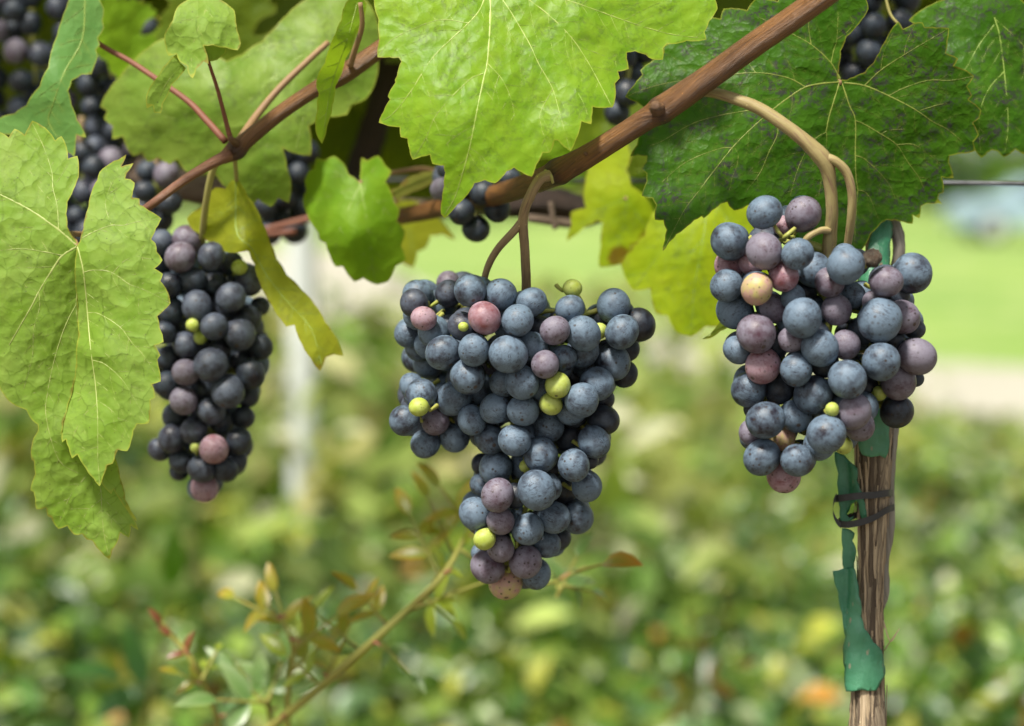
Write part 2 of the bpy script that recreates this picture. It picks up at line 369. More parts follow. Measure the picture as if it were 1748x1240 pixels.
M['leaf_yellow'] = leaf_mat('yellow_green_leaf', (0.27, 0.31, 0.02), (0.36, 0.40, 0.03), (0.60, 0.62, 0.02), 0.5, 0.5, spot=0.3, blotch=0.3, net=0.5, spec=0.2, brown=0.8)
M['leaf_glow'] = leaf_mat('backlit_yellow_leaf', (0.28, 0.41, 0.012), (0.42, 0.52, 0.02), (0.68, 0.88, 0.01), 0.55, 0.5, spot=0.3, blotch=0.3, net=0.6, brown=0.8, spec=0.2, blush=(0.16, 0.02, 0.01))  # leaf colour raised to stand in for light from behind
M['leaf_deep'] = leaf_mat('mid_green_leaf', (0.13, 0.29, 0.010), (0.20, 0.36, 0.018), (0.40, 0.58, 0.015), 0.45, 0.5, spot=0.15, net=0.3, spec=0.2)
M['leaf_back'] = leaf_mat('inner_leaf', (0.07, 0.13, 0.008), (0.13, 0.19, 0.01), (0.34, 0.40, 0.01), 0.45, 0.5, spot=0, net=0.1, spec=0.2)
M['leaf_pink'] = leaf_mat('pink_rimmed_leaf', (0.26, 0.30, 0.08), (0.32, 0.34, 0.10), (0.45, 0.45, 0.08), 0.4, 0.5, rim=(0.30, 0.07, 0.05), net=0.1, blush=(0.30, 0.08, 0.06))
M['vein'] = simple_mat('pale_vein', (0.30, 0.38, 0.07), 0.5); M['vein_dark'] = simple_mat('olive_vein', (0.17, 0.22, 0.0255), 0.5, (0.24, 0.28, 0.05), 60)
M['vein_left'] = simple_mat('cream_vein', (0.36, 0.42, 0.12), 0.5)
M['vein_dim'] = simple_mat('green_vein', (0.24, 0.34, 0.06), 0.5)
M['cane'] = bark_mat('brown_cane', (0.065, 0.027, 0.008), (0.30, 0.135, 0.032), (0.10, 0.040, 0.014), along=(13, 0.45), bump=0.0009, dark_nodes=True, rough=0.48)
M['cane_red'] = bark_mat('reddish_cane', (0.13, 0.045, 0.028), (0.25, 0.12, 0.045), (0.16, 0.06, 0.0255), dark_nodes=True, rough=0.48)
M['cordon'] = bark_mat('old_bark', (0.10, 0.065, 0.045), (0.26, 0.19, 0.14), (0.06, 0.035, 0.025), along=(6, 0.5), bump=0.002, rough=0.8)
M['dark_wood'] = bark_mat('dark_bark', (0.025, 0.014, 0.010), (0.06, 0.032, 0.02), (0.02, 0.01, 0.008), bump=0.002, rough=0.8)
M['peduncle'] = bark_mat('tan_stem', (0.25, 0.19, 0.07), (0.36, 0.30, 0.13), (0.17, 0.085, 0.065), along=(3, 0.5), bump=0.0002)
M['peduncle_grey'] = bark_mat('grey_brown_stem', (0.20, 0.135, 0.07), (0.36, 0.26, 0.13), (0.14, 0.085, 0.055), along=(3, 0.5), bump=0.0002)
M['petiole'] = bark_mat('red_petiole', (0.16, 0.05, 0.0255), (0.24, 0.09, 0.045), (0.13, 0.04, 0.03), bump=0.0001)
M['petiole_tan'] = bark_mat('tan_petiole', (0.22, 0.12, 0.07), (0.30, 0.20, 0.07), (0.18, 0.08, 0.05), bump=0.0001)
M['petiole_green'] = bark_mat('pale_green_stem', (0.30, 0.27, 0.08), (0.36, 0.34, 0.11), (0.26, 0.18, 0.06), bump=0.0001)
M['rachis'] = simple_mat('green_rachis', (0.26, 0.30, 0.05), 0.5, (0.34, 0.32, 0.08), 200)
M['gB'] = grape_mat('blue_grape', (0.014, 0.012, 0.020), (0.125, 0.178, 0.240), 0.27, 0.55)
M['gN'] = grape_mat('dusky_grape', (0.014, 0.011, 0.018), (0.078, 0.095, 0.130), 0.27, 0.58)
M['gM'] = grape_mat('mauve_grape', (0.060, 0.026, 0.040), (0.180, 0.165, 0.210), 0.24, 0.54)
M['gD'] = grape_mat('shade_dark_grape', (0.008, 0.007, 0.011), (0.040, 0.054, 0.075), 0.30, 0.62)  # darker copy of the blue grape; shade of back bunches put into the colour
M['gP'] = grape_mat('pink_grape', (0.22, 0.075, 0.080), (0.32, 0.22, 0.26), 0.26, 0.56, sss=0.15, second=(0.14, 0.04, 0.055))
M['gK'] = grape_mat('blushing_grape', (0.42, 0.38, 0.13), (0.42, 0.24, 0.22), 0.40, 0.62, scuff=0.3, sss=0.35)
M['gG'] = grape_mat('unripe_grape', (0.33, 0.40, 0.055), (0.44, 0.50, 0.15), 0.3, 0.7, scuff=0.1, dots=0.6, sss=0.4, dotcol=(0.10, 0.10, 0.02))
M['gR'] = simple_mat('shrivelled_skin', (0.16, 0.08, 0.04), 0.7, (0.32, 0.27, 0.2), 3, 0.1)

# ------------------------------------------------------------------ setting: ground, lawn, path, far hedge
def noise_ground(name, c1, c2, c3, scale):
    b = NB(name); ob = b.new('ShaderNodeTexCoord').outputs['Object']
    col = b.mix(b.ramp(b.noise(ob, scale, 5, 0.65), 0.3, 0.7), c1, c2); col = b.mix(b.ramp(b.noise(ob, scale * 9, 4, 0.7), 0.5, 0.75), col, c3)
    b.l.new(col, b.b.inputs['Base Color']); b.b.inputs['Roughness'].default_value = 0.9; b.l.new(b.bump(b.noise(ob, scale * 20, 4), 0.02), b.b.inputs['Normal'])
    return b.m
def sheet(name, pts, z, mat):
    return tag(mesh_obj(name, [(p[0], p[1], z) for p in pts], [tuple(range(len(pts)))], mat, smooth=False), kind='structure')
sheet('ground', [(-400, -60), (400, -60), (400, 500), (-400, 500)], 0.0, noise_ground('soil', (0.10, 0.08, 0.05), (0.16, 0.13, 0.08), (0.07, 0.09, 0.03), 0.8))
sheet('lawn', [(-120, 9), (120, 9), (160, 160), (-160, 160)], 0.004, noise_ground('lawn_grass', (0.12, 0.23, 0.03), (0.26, 0.36, 0.07), (0.38, 0.41, 0.18), 0.16))
gp = [G(1900, 745), G(1600, 735), G(1250, 735), G(700, 740), G(380, 760), G(-300, 800), G(-700, 620), G(-200, 480), G(300, 425), G(600, 425), G(690, 470), G(800, 530), G(1100, 560), G(1300, 590), G(1600, 622), G(2000, 640)]
sheet('gravel_path', gp, 0.008, noise_ground('pale_gravel', (0.36, 0.34, 0.27), (0.44, 0.42, 0.34), (0.28, 0.27, 0.19), 1.5))

LEAFY = tint_mat('shrub_leaf', 0.36, 0.25, 0.6); FARLEAF = tint_mat('far_leaf', 0.6, 0.3, 0.2)
def leaf_cards(pos, nrm, size, cols, rng, fold=0.25, elong=1.7):
    """many small folded leaf blades: 6 verts / 4 quads-tris each, all in one mesh"""
    n = len(pos); a = rng.normal(size=(n, 3)); a -= (a * nrm).sum(1)[:, None] * nrm; a /= np.linalg.norm(a, axis=1)[:, None]; b_ = np.cross(nrm, a)
    L = size[:, None] * elong * 0.5; Wd = size[:, None] * 0.5; up = nrm * (size * fold)[:, None]
    base = pos - a * L; tip = pos + a * L - up * 0.7; m1 = pos - a * L * 0.35; m2 = pos + a * L * 0.35
    vs_ = [base, m1 + b_ * Wd + up, m2 + b_ * Wd * 0.85 + up * 0.7, tip, m2 - b_ * Wd * 0.85 + up * 0.7, m1 - b_ * Wd + up, m1, m2]
    V = np.stack(vs_, 1).reshape(-1, 3); o = (np.arange(n) * 8)[:, None]
    tri = np.array([[0, 6, 1], [1, 6, 7], [1, 7, 2], [2, 7, 3], [0, 5, 6], [5, 4, 7], [5, 7, 6], [4, 3, 7]])
    F = (o[:, :, None] + tri[None]).reshape(-1, 3); C = np.repeat(cols, 8, 0)
    return V, F, C
def unit(v): return v / (np.linalg.norm(v, axis=1)[:, None] + 1e-9)
def palette(n, rng, cols, wts, jit=0.25):
    i = rng.choice(len(cols), n, p=np.array(wts) / sum(wts)); c = np.array(cols)[i] * np.exp(rng.normal(size=(n, 1)) * jit); return np.clip(c, 0, 0.8)
def hnoise(x, y, seed, wl): return wavy(np.asarray(x), np.asarray(y), wl, seed)

# the shrub bed below and behind the vines: nobody could count its leaves
def shrub_bed():
    rng = np.random.default_rng(21); N = 68000
    d = 1.38 * (7.6 / 1.38) ** rng.random(N); x = rng.uniform(-1, 1, N) * (0.16 + 0.38 * d)
    top = 0.50 + 0.17 * hnoise(x, d, 3, 1.1) + 0.10 * hnoise(x, d, 9, 0.45) - 0.02 * np.clip(d - 3, 0, 9) - 0.22 * np.clip((d - 5.2) / 2.4, 0, 1) - 0.0 * d + 0.06 * np.clip((2.4 - d) / 1.0, 0, 1)
    top += 0.10 * np.clip(-x / d / 0.2, 0, 1) * np.clip((d - 2) / 1, 0, 1)
    z = np.maximum(top - rng.exponential(0.10, N) + rng.normal(size=N) * 0.02, 0.03)
    nr = unit(rng.normal(size=(N, 3)) * 0.75 + np.array([0, -0.25, 0.8])); size = rng.uniform(0.013, 0.034, N) * (1 + 0.12 * (d - 1.5))
    c = palette(N, rng, [(0.045, 0.11, 0.015), (0.10, 0.19, 0.025), (0.18, 0.26, 0.04), (0.08, 0.15, 0.055), (0.32, 0.33, 0.05), (0.32, 0.16, 0.03), (0.22, 0.07, 0.04), (0.29, 0.34, 0.19)],
                [22, 28, 24, 14, 8, 1.8, 0.5, 9])
    pale = np.clip((d - 4.2) / 3, 0, 1)[:, None]; c = c * (1 - pale * 0.4) + np.array([0.30, 0.34, 0.12]) * pale * 0.4  # farther leaves mixed paler: haze painted into the leaf colour
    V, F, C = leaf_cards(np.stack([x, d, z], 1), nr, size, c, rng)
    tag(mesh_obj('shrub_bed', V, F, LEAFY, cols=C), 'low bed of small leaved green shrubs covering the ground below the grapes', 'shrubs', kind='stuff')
shrub_bed()
def border_plants():                       # looser, paler perennials between the bed and the gravel
    rng = np.random.default_rng(33); V, F, C = [], [], []; o = 0
    for k in range(175):
        d = rng.uniform(3.3, 9.5); u_ = rng.uniform(-0.40, 0.40); u_ = u_ - 0.22 if (u_ > 0.17 and k % 4) else u_; x = u_ * d; h = (rng.uniform(0.5, 0.98) if u_ < 0.06 else rng.uniform(0.2, 0.52)) * (1 - 0.03 * (d - 3.3)); n = int(rng.uniform(80, 240)); w = rng.uniform(0.10, 0.30)
        pos = np.stack([x + rng.normal(size=n) * w, d + rng.normal(size=n) * w, rng.random(n) ** 0.6 * h], 1); pos[:, 2] = np.maximum(pos[:, 2], 0.02)
        pal = [[(0.25, 0.28, 0.07), (0.38, 0.37, 0.18), (0.16, 0.24, 0.05)], [(0.12, 0.20, 0.04), (0.20, 0.26, 0.06), (0.36, 0.34, 0.14)], [(0.42, 0.42, 0.28), (0.24, 0.29, 0.08), (0.12, 0.22, 0.04)]][rng.integers(3)]
        v, f, c = leaf_cards(pos, unit(rng.normal(size=(n, 3)) + np.array([0, -0.2, 0.5])), rng.uniform(0.03, 0.06, n), palette(n, rng, pal, [2, 2, 1]), rng, 0.2, 2.2)
        V.append(v); F.append(f + o); C.append(c); o += len(v)
    tag(mesh_obj('border_plants', np.concatenate(V), np.concatenate(F), FARLEAF, cols=np.concatenate(C)), 'loose pale yellow green plants between the shrub bed and the gravel', 'plants', kind='stuff')
border_plants()
def far_plants():
    rng = np.random.default_rng(5)
    # long hedge beyond the lawn
    N = 9000; x = rng.uniform(-60, 60, N); z = rng.uniform(0.05, 1, N) ** 0.7 * (2.6 + 0.7 * hnoise(x, 0 * x, 4, 9)); y = 74 + rng.normal(size=N) * 1.0
    V, F, C = leaf_cards(np.stack([x, y, z], 1), unit(rng.normal(size=(N, 3)) + np.array([0, -0.5, 0.4])), rng.uniform(0.25, 0.6, N), palette(N, rng, [(0.04, 0.09, 0.02), (0.09, 0.17, 0.03), (0.15, 0.2, 0.05)], [3, 3, 1]), rng, 0.2, 1.3)
    tag(mesh_obj('hedge', V, F, FARLEAF, cols=C), 'dark green hedge line beyond the lawn', 'hedge', kind='stuff')
    barkm = simple_mat('far_bark', (0.09, 0.07, 0.05), 0.9, (0.14, 0.11, 0.08), 3)
    for i, (tx, ty, h, r, lab) in enumerate([(13.5, 46, 8, 2.6, 'blurred green garden tree beyond the lawn behind the wire at right'), (16.8, 58, 10, 3.4, 'tall blurred tree at the right edge beyond the blue grey car'),
                                             (-4, 66, 9, 3.5, 'blurred tree beyond the lawn behind the centre leaf'), (-14, 70, 11, 4, 'blurred tree beyond the path behind the left leaves')]):
        t = thing('garden_tree', (tx, ty, 0), lab, 'tree', 'trees beyond the lawn')
        v, f, uv, dk = tube([(tx, ty, 0, 0.22), (tx + 0.1, ty, h * 0.3, 0.16), (tx - 0.1, ty, h * 0.55, 0.10), (tx, ty, h * 0.85, 0.04)], 8, 4); mesh_obj('trunk', v, f, barkm, t, uv=uv)
        n = 2600; cl = rng.normal(size=(26, 3)) * np.array([r * 0.45, r * 0.45, h * 0.17]) + np.array([tx, ty, h * 0.58])
        p = cl[rng.integers(0, 26, n)] + rng.normal(size=(n, 3)) * r * 0.22
        V, F, C = leaf_cards(p, unit(rng.normal(size=(n, 3)) + np.array([0, 0, 0.5])), rng.uniform(0.14, 0.3, n), palette(n, rng, [(0.06, 0.13, 0.02), (0.12, 0.2, 0.03), (0.2, 0.26, 0.05)], [3, 3, 1]), rng, 0.2, 1.3)
        mesh_obj('crown', V, F, FARLEAF, t, cols=C)
far_plants()

# blurred car at the right edge, far behind
def car():
    base = G(1780, 412); base.z = 0.012
    t = thing('parked_car', base, 'blue grey car far behind, cut by the right edge', 'car')
    paint = simple_mat('blue_grey_paint', (0.30, 0.40, 0.50), 0.3); glass = simple_mat('car_glass', (0.03, 0.05, 0.07), 0.1); rub = simple_mat('tyre_rubber', (0.02, 0.02, 0.02), 0.8); met = simple_mat('wheel_metal', (0.5, 0.5, 0.5), 0.3)
    prof = [(-2.1, 0.35), (-2.15, 0.7), (-1.9, 0.92), (-1.15, 1.0), (-0.55, 1.42), (0.75, 1.46), (1.45, 1.05), (2.05, 0.95), (2.15, 0.6), (2.1, 0.35)]
    V = [(base.x + px, base.y + s * 0.85 * (0.86 if pz > 1.2 else 1), pz) for s in (-1, 1) for px, pz in prof]; n = len(prof)
    F = [tuple(range(n)), tuple(range(2*n - 1, n - 1, -1))] + [(i, n + i, n + (i+1) % n, (i+1) % n) for i in range(n)]
    mesh_obj('body', V, F, paint, t, smooth=False)
    for x0, x1, a, b_ in ((-0.85, -0.05, -0.45, -0.05), (0.05, 1.15, 0.05, 0.7)):
        y = base.y - 0.845; mesh_obj('window', [(base.x + x0, y - 0.02, 1.06), (base.x + x1, y - 0.02, 1.06), (base.x + b_, y + 0.09, 1.36), (base.x + a, y + 0.09, 1.36), (base.x + x0, y + 0.1, 1.06), (base.x + x1, y + 0.1, 1.06), (base.x + b_, y + 0.2, 1.36), (base.x + a, y + 0.2, 1.36)],
                                     [(0, 1, 2, 3), (7, 6, 5, 4), (0, 4, 5, 1), (1, 5, 6, 2), (2, 6, 7, 3), (3, 7, 4, 0)], glass, t, smooth=False)
    for wx in (-1.35, 1.35):
        for s in (-1, 1):
            y = base.y + s * 0.80
            def disc(r, w):
                k = 24; v = [(base.x + wx + r * math.cos(6.283 * i / k), y + e * w, 0.33 + r * math.sin(6.283 * i / k)) for e in (-1, 1) for i in range(k)]
                return v, [tuple(range(k))[::-1], tuple(range(k, 2*k))] + [(i, (i+1) % k, k + (i+1) % k, k + i) for i in range(k)]
            wv, wf = disc(0.32, 0.10); w = mesh_obj('wheel', wv, wf, rub, t, smooth=False); rv, rf = disc(0.2, 0.115); mesh_obj('rim', rv, rf, met, w, smooth=False)
car()

# white post standing in the bed
def post():
    c = P(516, 600, 3.75); t = thing('garden_post', (c.x, c.y, 0), 'blurred round white post standing between the left and centre bunches', 'post'); pm = simple_mat('white_paint', (0.62, 0.65, 0.62), 0.5, (0.54, 0.57, 0.54), 4)
    v, f, uv, dk = tube([(c.x, c.y, 0, 0.029), (c.x, c.y, 0.6, 0.029), (c.x, c.y, 1.2, 0.029), (c.x, c.y, 1.55, 0.029)], 20, 3); mesh_obj('shaft', v, f, pm, t, uv=uv)
    v, f, uv, dk = tube([(c.x, c.y, 1.552, 0.038), (c.x, c.y, 1.57, 0.038), (c.x, c.y, 1.585, 0.02)], 20, 3); mesh_obj('cap', v, f, pm, t, uv=uv)
post()

# ------------------------------------------------------------------ near rose shoots rising out of the bed
ROSE = tint_mat('rose_leaflet', 0.35, 0.35, 0.55); ROSESTEM = bark_mat('rose_stem', (0.24, 0.26, 0.05), (0.34, 0.33, 0.06), (0.30, 0.13, 0.05), bump=0.0001); THORN = simple_mat('thorn', (0.30, 0.10, 0.06), 0.5)
def leaflet(pos, direc, nrm, L, Wd, col, parent):
    direc = Vector(direc).normalized(); nrm = Vector(nrm); nrm = (nrm - direc * nrm.dot(direc)).normalized(); s = direc.cross(nrm); V, C, k = [], [], 7; sat = Vector(col[1]) if len(col) == 2 else None
    for i in range(k + 1):
        t = i / k; w = Wd * math.sin(math.pi * min(1, t ** 0.8)) ** 0.8 * (1 + 0.08 * (i % 2)); c = pos + direc * L * t - nrm * L * 0.28 * t * t
        V += [c - s * w + nrm * w * 0.35, c, c + s * w + nrm * w * 0.35]
        e = Vector(col[0]).lerp(Vector(col[1]), t * t); C += [tuple(Vector(col[1]).lerp(e, 0.5)), tuple(e), tuple(Vector(col[1]).lerp(e, 0.5))]
    F = [q for i in range(k) for q in ((3*i, 3*i+1, 3*i+4, 3*i+3), (3*i+1, 3*i+2, 3*i+5, 3*i+4))]
    return mesh_obj('leaflet', V, F, ROSE, parent, cols=np.array(C))
def rose_shoot(stem, d0, sprigs, label, group='rose shoots in the shrub bed'):
    base = P(*stem[0][:2], d0); t = thing('rose_shoot', base, label, 'rose shoot', group)
    tube_obj('stem', [(x, y, d0 + dd, r) for x, y, dd, r in stem], ROSESTEM, t, nseg=9, nsub=6)
    q = catmull([(*P(x, y, d0 + dd), 0) for x, y, dd, r in stem], 6)[:, :3]; rg = random.Random(int(stem[0][0]))
    for i in range(4, len(q) - 3, 5):
        p = Vector(q[i]); o = Vector((rg.uniform(-1, 1), rg.uniform(-1, 0.2), rg.uniform(-0.2, 1))).normalized(); v, f, uv, dk = tube([(*(p), 0.0014), (*(p + o * 0.005), 0.0007), (*(p + o * 0.008 - Vector((0, 0, 0.002))), 0.0001)], 6, 2); mesh_obj('thorn', v, f, THORN, t)
    for (x0, y0, x1, y1, dd, n, L, col) in sprigs:
        a, b_ = P(x0, y0, d0 + dd), P(x1, y1, d0 + dd + rg.uniform(-0.03, 0.03)); ax = (b_ - a); 
        v, f, uv, dk = tube([(*a, 0.0011), (*a.lerp(b_, 0.5), 0.0009), (*b_, 0.0006)], 6, 3); rs = mesh_obj('leaf_stalk', v, f, ROSESTEM, t, uv=uv)
        side = ax.normalized().cross(Vector((0, -1, 0.3)).normalized())
        for k in range(n):
            f_ = 1.0 if k == 0 else 0.35 + 0.6 * ((k - 1) // 2) / max(1, (n - 1) // 2); dr = ax.normalized() if k == 0 else (side * (1 if k % 2 else -1) + ax.normalized() * 0.7 + Vector((0, rg.uniform(-0.4, 0.4), 0)))
            ll = L * d0 / FPX * rg.uniform(0.8, 1.1); leaflet(a.lerp(b_, f_), dr, (rg.uniform(-0.5, 0.5), -0.6, rg.uniform(0.4, 1)), ll, ll * 0.19, col, rs)
YG = ((0.26, 0.34, 0.03), (0.32, 0.38, 0.04)); OR = ((0.24, 0.30, 0.03), (0.36, 0.22, 0.03)); YO = ((0.30, 0.32, 0.03), (0.42, 0.26, 0.03)); PG = ((0.12, 0.24, 0.06), (0.26, 0.34, 0.16)); RD = ((0.20, 0.06, 0.03), (0.22, 0.10, 0.04))
rose_shoot([(430, 1268, 0.06, 7.5), (520, 1195, 0.03, 7.5), (605, 1122, 0.0, 7), (690, 1046, 0.0, 6), (758, 980, 0.0, 5), (800, 905, 0.02, 4), (835, 850, 0.04, 2)], 1.06,
           [(690, 1045, 850, 985, 0.02, 3, 50, YG), (610, 1105, 540, 1050, 0.03, 3, 60, OR), (640, 1085, 700, 1150, 0.05, 3, 50, PG), (750, 985, 700, 880, 0.04, 5, 70, OR), (775, 945, 730, 850, 0.06, 3, 65, OR), (800, 900, 750, 830, 0.05, 3, 70, OR), (560, 1150, 600, 1060, 0.06, 3, 55, PG), (720, 1015, 770, 1060, 0.04, 3, 55, YG), (660, 1065, 610, 1010, 0.03, 5, 55, YO), (545, 1170, 490, 1120, 0.03, 3, 60, YG), (740, 995, 790, 930, 0.03, 3, 50, YG)],
           'arching yellow green rose stem rising towards the centre bunch')
rose_shoot([(490, 1270, 0.05, 6), (492, 1180, 0.03, 5), (500, 1110, 0.0, 4), (480, 1060, 0.0, 3), (450, 1030, 0.0, 2)], 1.09,
           [(480, 1060, 400, 1020, 0.0, 3, 62, YO), (495, 1090, 470, 1010, 0.02, 3, 60, YO), (500, 1110, 575, 1050, 0.0, 3, 70, YO), (500, 1120, 540, 1040, 0.03, 3, 62, YG), (495, 1150, 560, 1090, 0.03, 3, 60, OR)],
           'upright rose shoot with yellow orange young leaves low in the centre left')
rose_shoot([(385, 1280, 0.06, 6), (362, 1200, 0.03, 5), (335, 1140, 0.0, 5), (300, 1090, 0.0, 3), (280, 1066, 0.0, 2)], 1.10,
           [(300, 1090, 275, 1062, 0.0, 1, 40, RD), (330, 1130, 290, 1085, 0.0, 3, 40, RD), (345, 1160, 370, 1110, 0.0, 3, 34, YG), (350, 1170, 305, 1150, 0.02, 3, 40, OR)],
           'short rose shoot with dark red bud tip near the bottom left')
rose_shoot([(470, 1300, 0.1, 6), (465, 1240, 0.05, 5), (455, 1195, 0.0, 4)], 1.12,
           [(455, 1205, 480, 1130, 0.0, 3, 85, PG), (455, 1205, 400, 1150, 0.0, 3, 80, PG), (455, 1200, 370, 1195, 0.0, 3, 85, PG)],
           'pale green rose leaves standing at the bottom edge left of centre')
rose_shoot([(785, 938, 0.02, 3.5), (860, 985, 0.03, 3), (935, 996, 0.02, 2.5), (1000, 968, 0.0, 2)], 1.05,
           [(985, 975, 1030, 962, 0.0, 1, 105, ((0.22, 0.26, 0.04), (0.52, 0.20, 0.03))), (950, 1020, 985, 950, 0.03, 3, 70, PG), (955, 1010, 940, 960, 0.03, 2, 70, PG), (965, 1000, 1010, 1010, 0.03, 3, 55, PG)],
           'thin rose shoot with orange edged leaf beside the tip of the centre bunch')
rose_shoot([(1180, 1280, 0.4, 5), (1190, 1180, 0.35, 4), (1200, 1090, 0.3, 3)], 1.5,
           [(1195, 1130, 1180, 1070, 0.3, 3, 60, YO), (1190, 1180, 1260, 1140, 0.3, 3, 60, ((0.36, 0.2, 0.03), (0.4, 0.16, 0.03))), (1190, 1200, 1140, 1190, 0.3, 3, 60, YO)],
           'orange tinted rose shoot in the bed below the right bunch')
rose_shoot([(235, 1290, 0.3, 6), (262, 1180, 0.25, 5), (285, 1050, 0.2, 4)], 1.5,
           [(275, 1090, 290, 1000, 0.2, 1, 150, ((0.10, 0.24, 0.02), (0.14, 0.30, 0.03))), (262, 1180, 210, 1160, 0.2, 3, 120, ((0.05, 0.15, 0.03), (0.08, 0.2, 0.04)))],
           'broad plain green leaf on a shoot low at the left')

# ------------------------------------------------------------------ old vine behind: cordon, dark trunk, inner leaves
old = thing('grape_vine', P(600, 330, 1.17), 'old grape vine behind with grey horizontal cordon and shaded inner leaves', 'grape vine', 'grape vines')
tube_obj('cordon', [(-120, 262, 1.17, 22), (60, 268, 1.17, 24), (160, 278, 1.16, 24), (260, 302, 1.15, 25), (360, 326, 1.15, 24), (480, 338, 1.16, 20), (620, 352, 1.17, 17), (760, 358, 1.18, 17)], M['cordon'], old, nseg=18, nsub=8, ridge=0.12, rough=0.03)
tube_obj('cordon', [(740, 352, 1.14, 15), (850, 350, 1.12, 20), (930, 345, 1.10, 22), (990, 355, 1.10, 20), (1020, 372, 1.10, 14)], M['dark_wood'], old, nseg=14, nsub=6, ridge=0.2, rough=0.05)
tube_obj('trunk', [(700, -60, 1.2, 24), (672, 90, 1.2, 24), (648, 190, 1.2, 23), (615, 290, 1.2, 23), (600, 340, 1.19, 22)], M['dark_wood'], old, nseg=16, nsub=8, ridge=0.12, rough=0.03)
tube_obj('twig', [(900, 372, 1.07, 8), (985, 382, 1.07, 9), (1040, 372, 1.06, 8), (1100, 398, 1.06, 5)], M['cordon'], old, nseg=9)
tube_obj('twig', [(940, 345, 1.05, 5), (944, 372, 1.05, 5), (948, 392, 1.05, 5)], M['cordon'], old, nseg=8)
tube_obj('twig', [(505, 396, 1.12, 5), (430, 400, 1.12, 5), (540, 370, 1.12, 6), (620, 345, 1.12, 6)][::-1], M['petiole'], old, nseg=8)
tube_obj('spur', [(262, 318, 1.1, 7), (255, 345, 1.09, 9), (247, 372, 1.09, 7)], M['cordon'], old, nseg=8)

# ------------------------------------------------------------------ the two front canes
shoot_l = thing('vine_shoot', P(400, 255, 0.93), 'slender reddish brown cane running from the left bunch up behind the centre leaf', 'vine shoot', 'fruiting canes')
tube_obj('cane', [(130, 440, 0.94, 6), (200, 392, 0.92, 7), (262, 347, 0.91, 7.5), (310, 311, 0.915, 8), (355, 283, 0.92, 9), (392, 264, 0.925, 11)], M['cane_red'], shoot_l, nseg=16, nsub=8, ridge=0.03)
tube_obj('cane', [(378, 272, 0.930, 10), (402, 256, 0.93, 16), (425, 236, 0.93, 14), (480, 192, 0.93, 13), (540, 152, 0.93, 13.5), (585, 128, 0.93, 17), (648, 85, 0.935, 15), (730, 22, 0.94, 15), (840, -70, 0.95, 15)], M['cane'], shoot_l, nseg=20, nsub=9, ridge=0.07, nodes=((1.0, 0.15, 0.003),))
shoot_r = thing('vine_shoot', P(1125, 190, 0.86), 'thick brown cane crossing the upper right in front of the dark leaf', 'vine shoot', 'fruiting canes')
tube_obj('cane', [(560, 385, 1.09, 13.2), (680, 370, 1.05, 14.1), (800, 345, 1.0, 16.9), (870, 326, 0.95, 18.8), (925, 306, 0.90, 19.7), (955, 292, 0.876, 21.6), (1000, 268, 0.868, 19.7), (1060, 231, 0.862, 18.8), (1105, 202, 0.858, 19.7), (1140, 180, 0.855, 23.5), (1210, 132, 0.852, 21.6), (1290, 74, 0.85, 21.1), (1360, 26, 0.85, 21.1), (1450, -40, 0.85, 21.6)], M['cane'], shoot_r, nseg=26, nsub=9, ridge=0.035, nodes=((8.75, 0.10, 0.0022), (5.0, 0.10, 0.004)), rough=0.006)
def bud(px, py, d, r, parent):
    v, f, uv, dk = tube([(*P(px + 6, py + 7, d + 0.004), r * 1.0 * d / FPX), (*P(px + 1, py + 2, d), r * 1.05 * d / FPX), (*P(px - 3, py - 3, d - 0.003), r * 0.8 * d / FPX), (*P(px - 6, py - 6, d - 0.0045), r * 0.25 * d / FPX)], 10, 4, rough=0.08, seed=4)
    mesh_obj('bud', v, f, bark_mat('bud_scale', (0.07, 0.03, 0.015), (0.22, 0.12, 0.05), (0.04, 0.02, 0.01), bump=0.0005), parent, uv=uv, attrs={'dark': dk})
bud(1121, 184, 0.850, 12, shoot_r); bud(1003, 266, 0.866, 5, shoot_r)
tube_obj('node_scar', [(931, 292, 0.872, 3), (940, 300, 0.866, 3.2), (944, 313, 0.867, 2.5)], M['petiole_green'], shoot_r, nseg=8)
bud(398, 240, 0.922, 6, shoot_l)
tube_obj('tendril', [(1505, -40, 0.93, 2), (1518, 20, 0.93, 2.5), (1535, 44, 0.93, 2.5), (1548, 66, 0.935, 2)], M['petiole_green'], shoot_r, nseg=8)

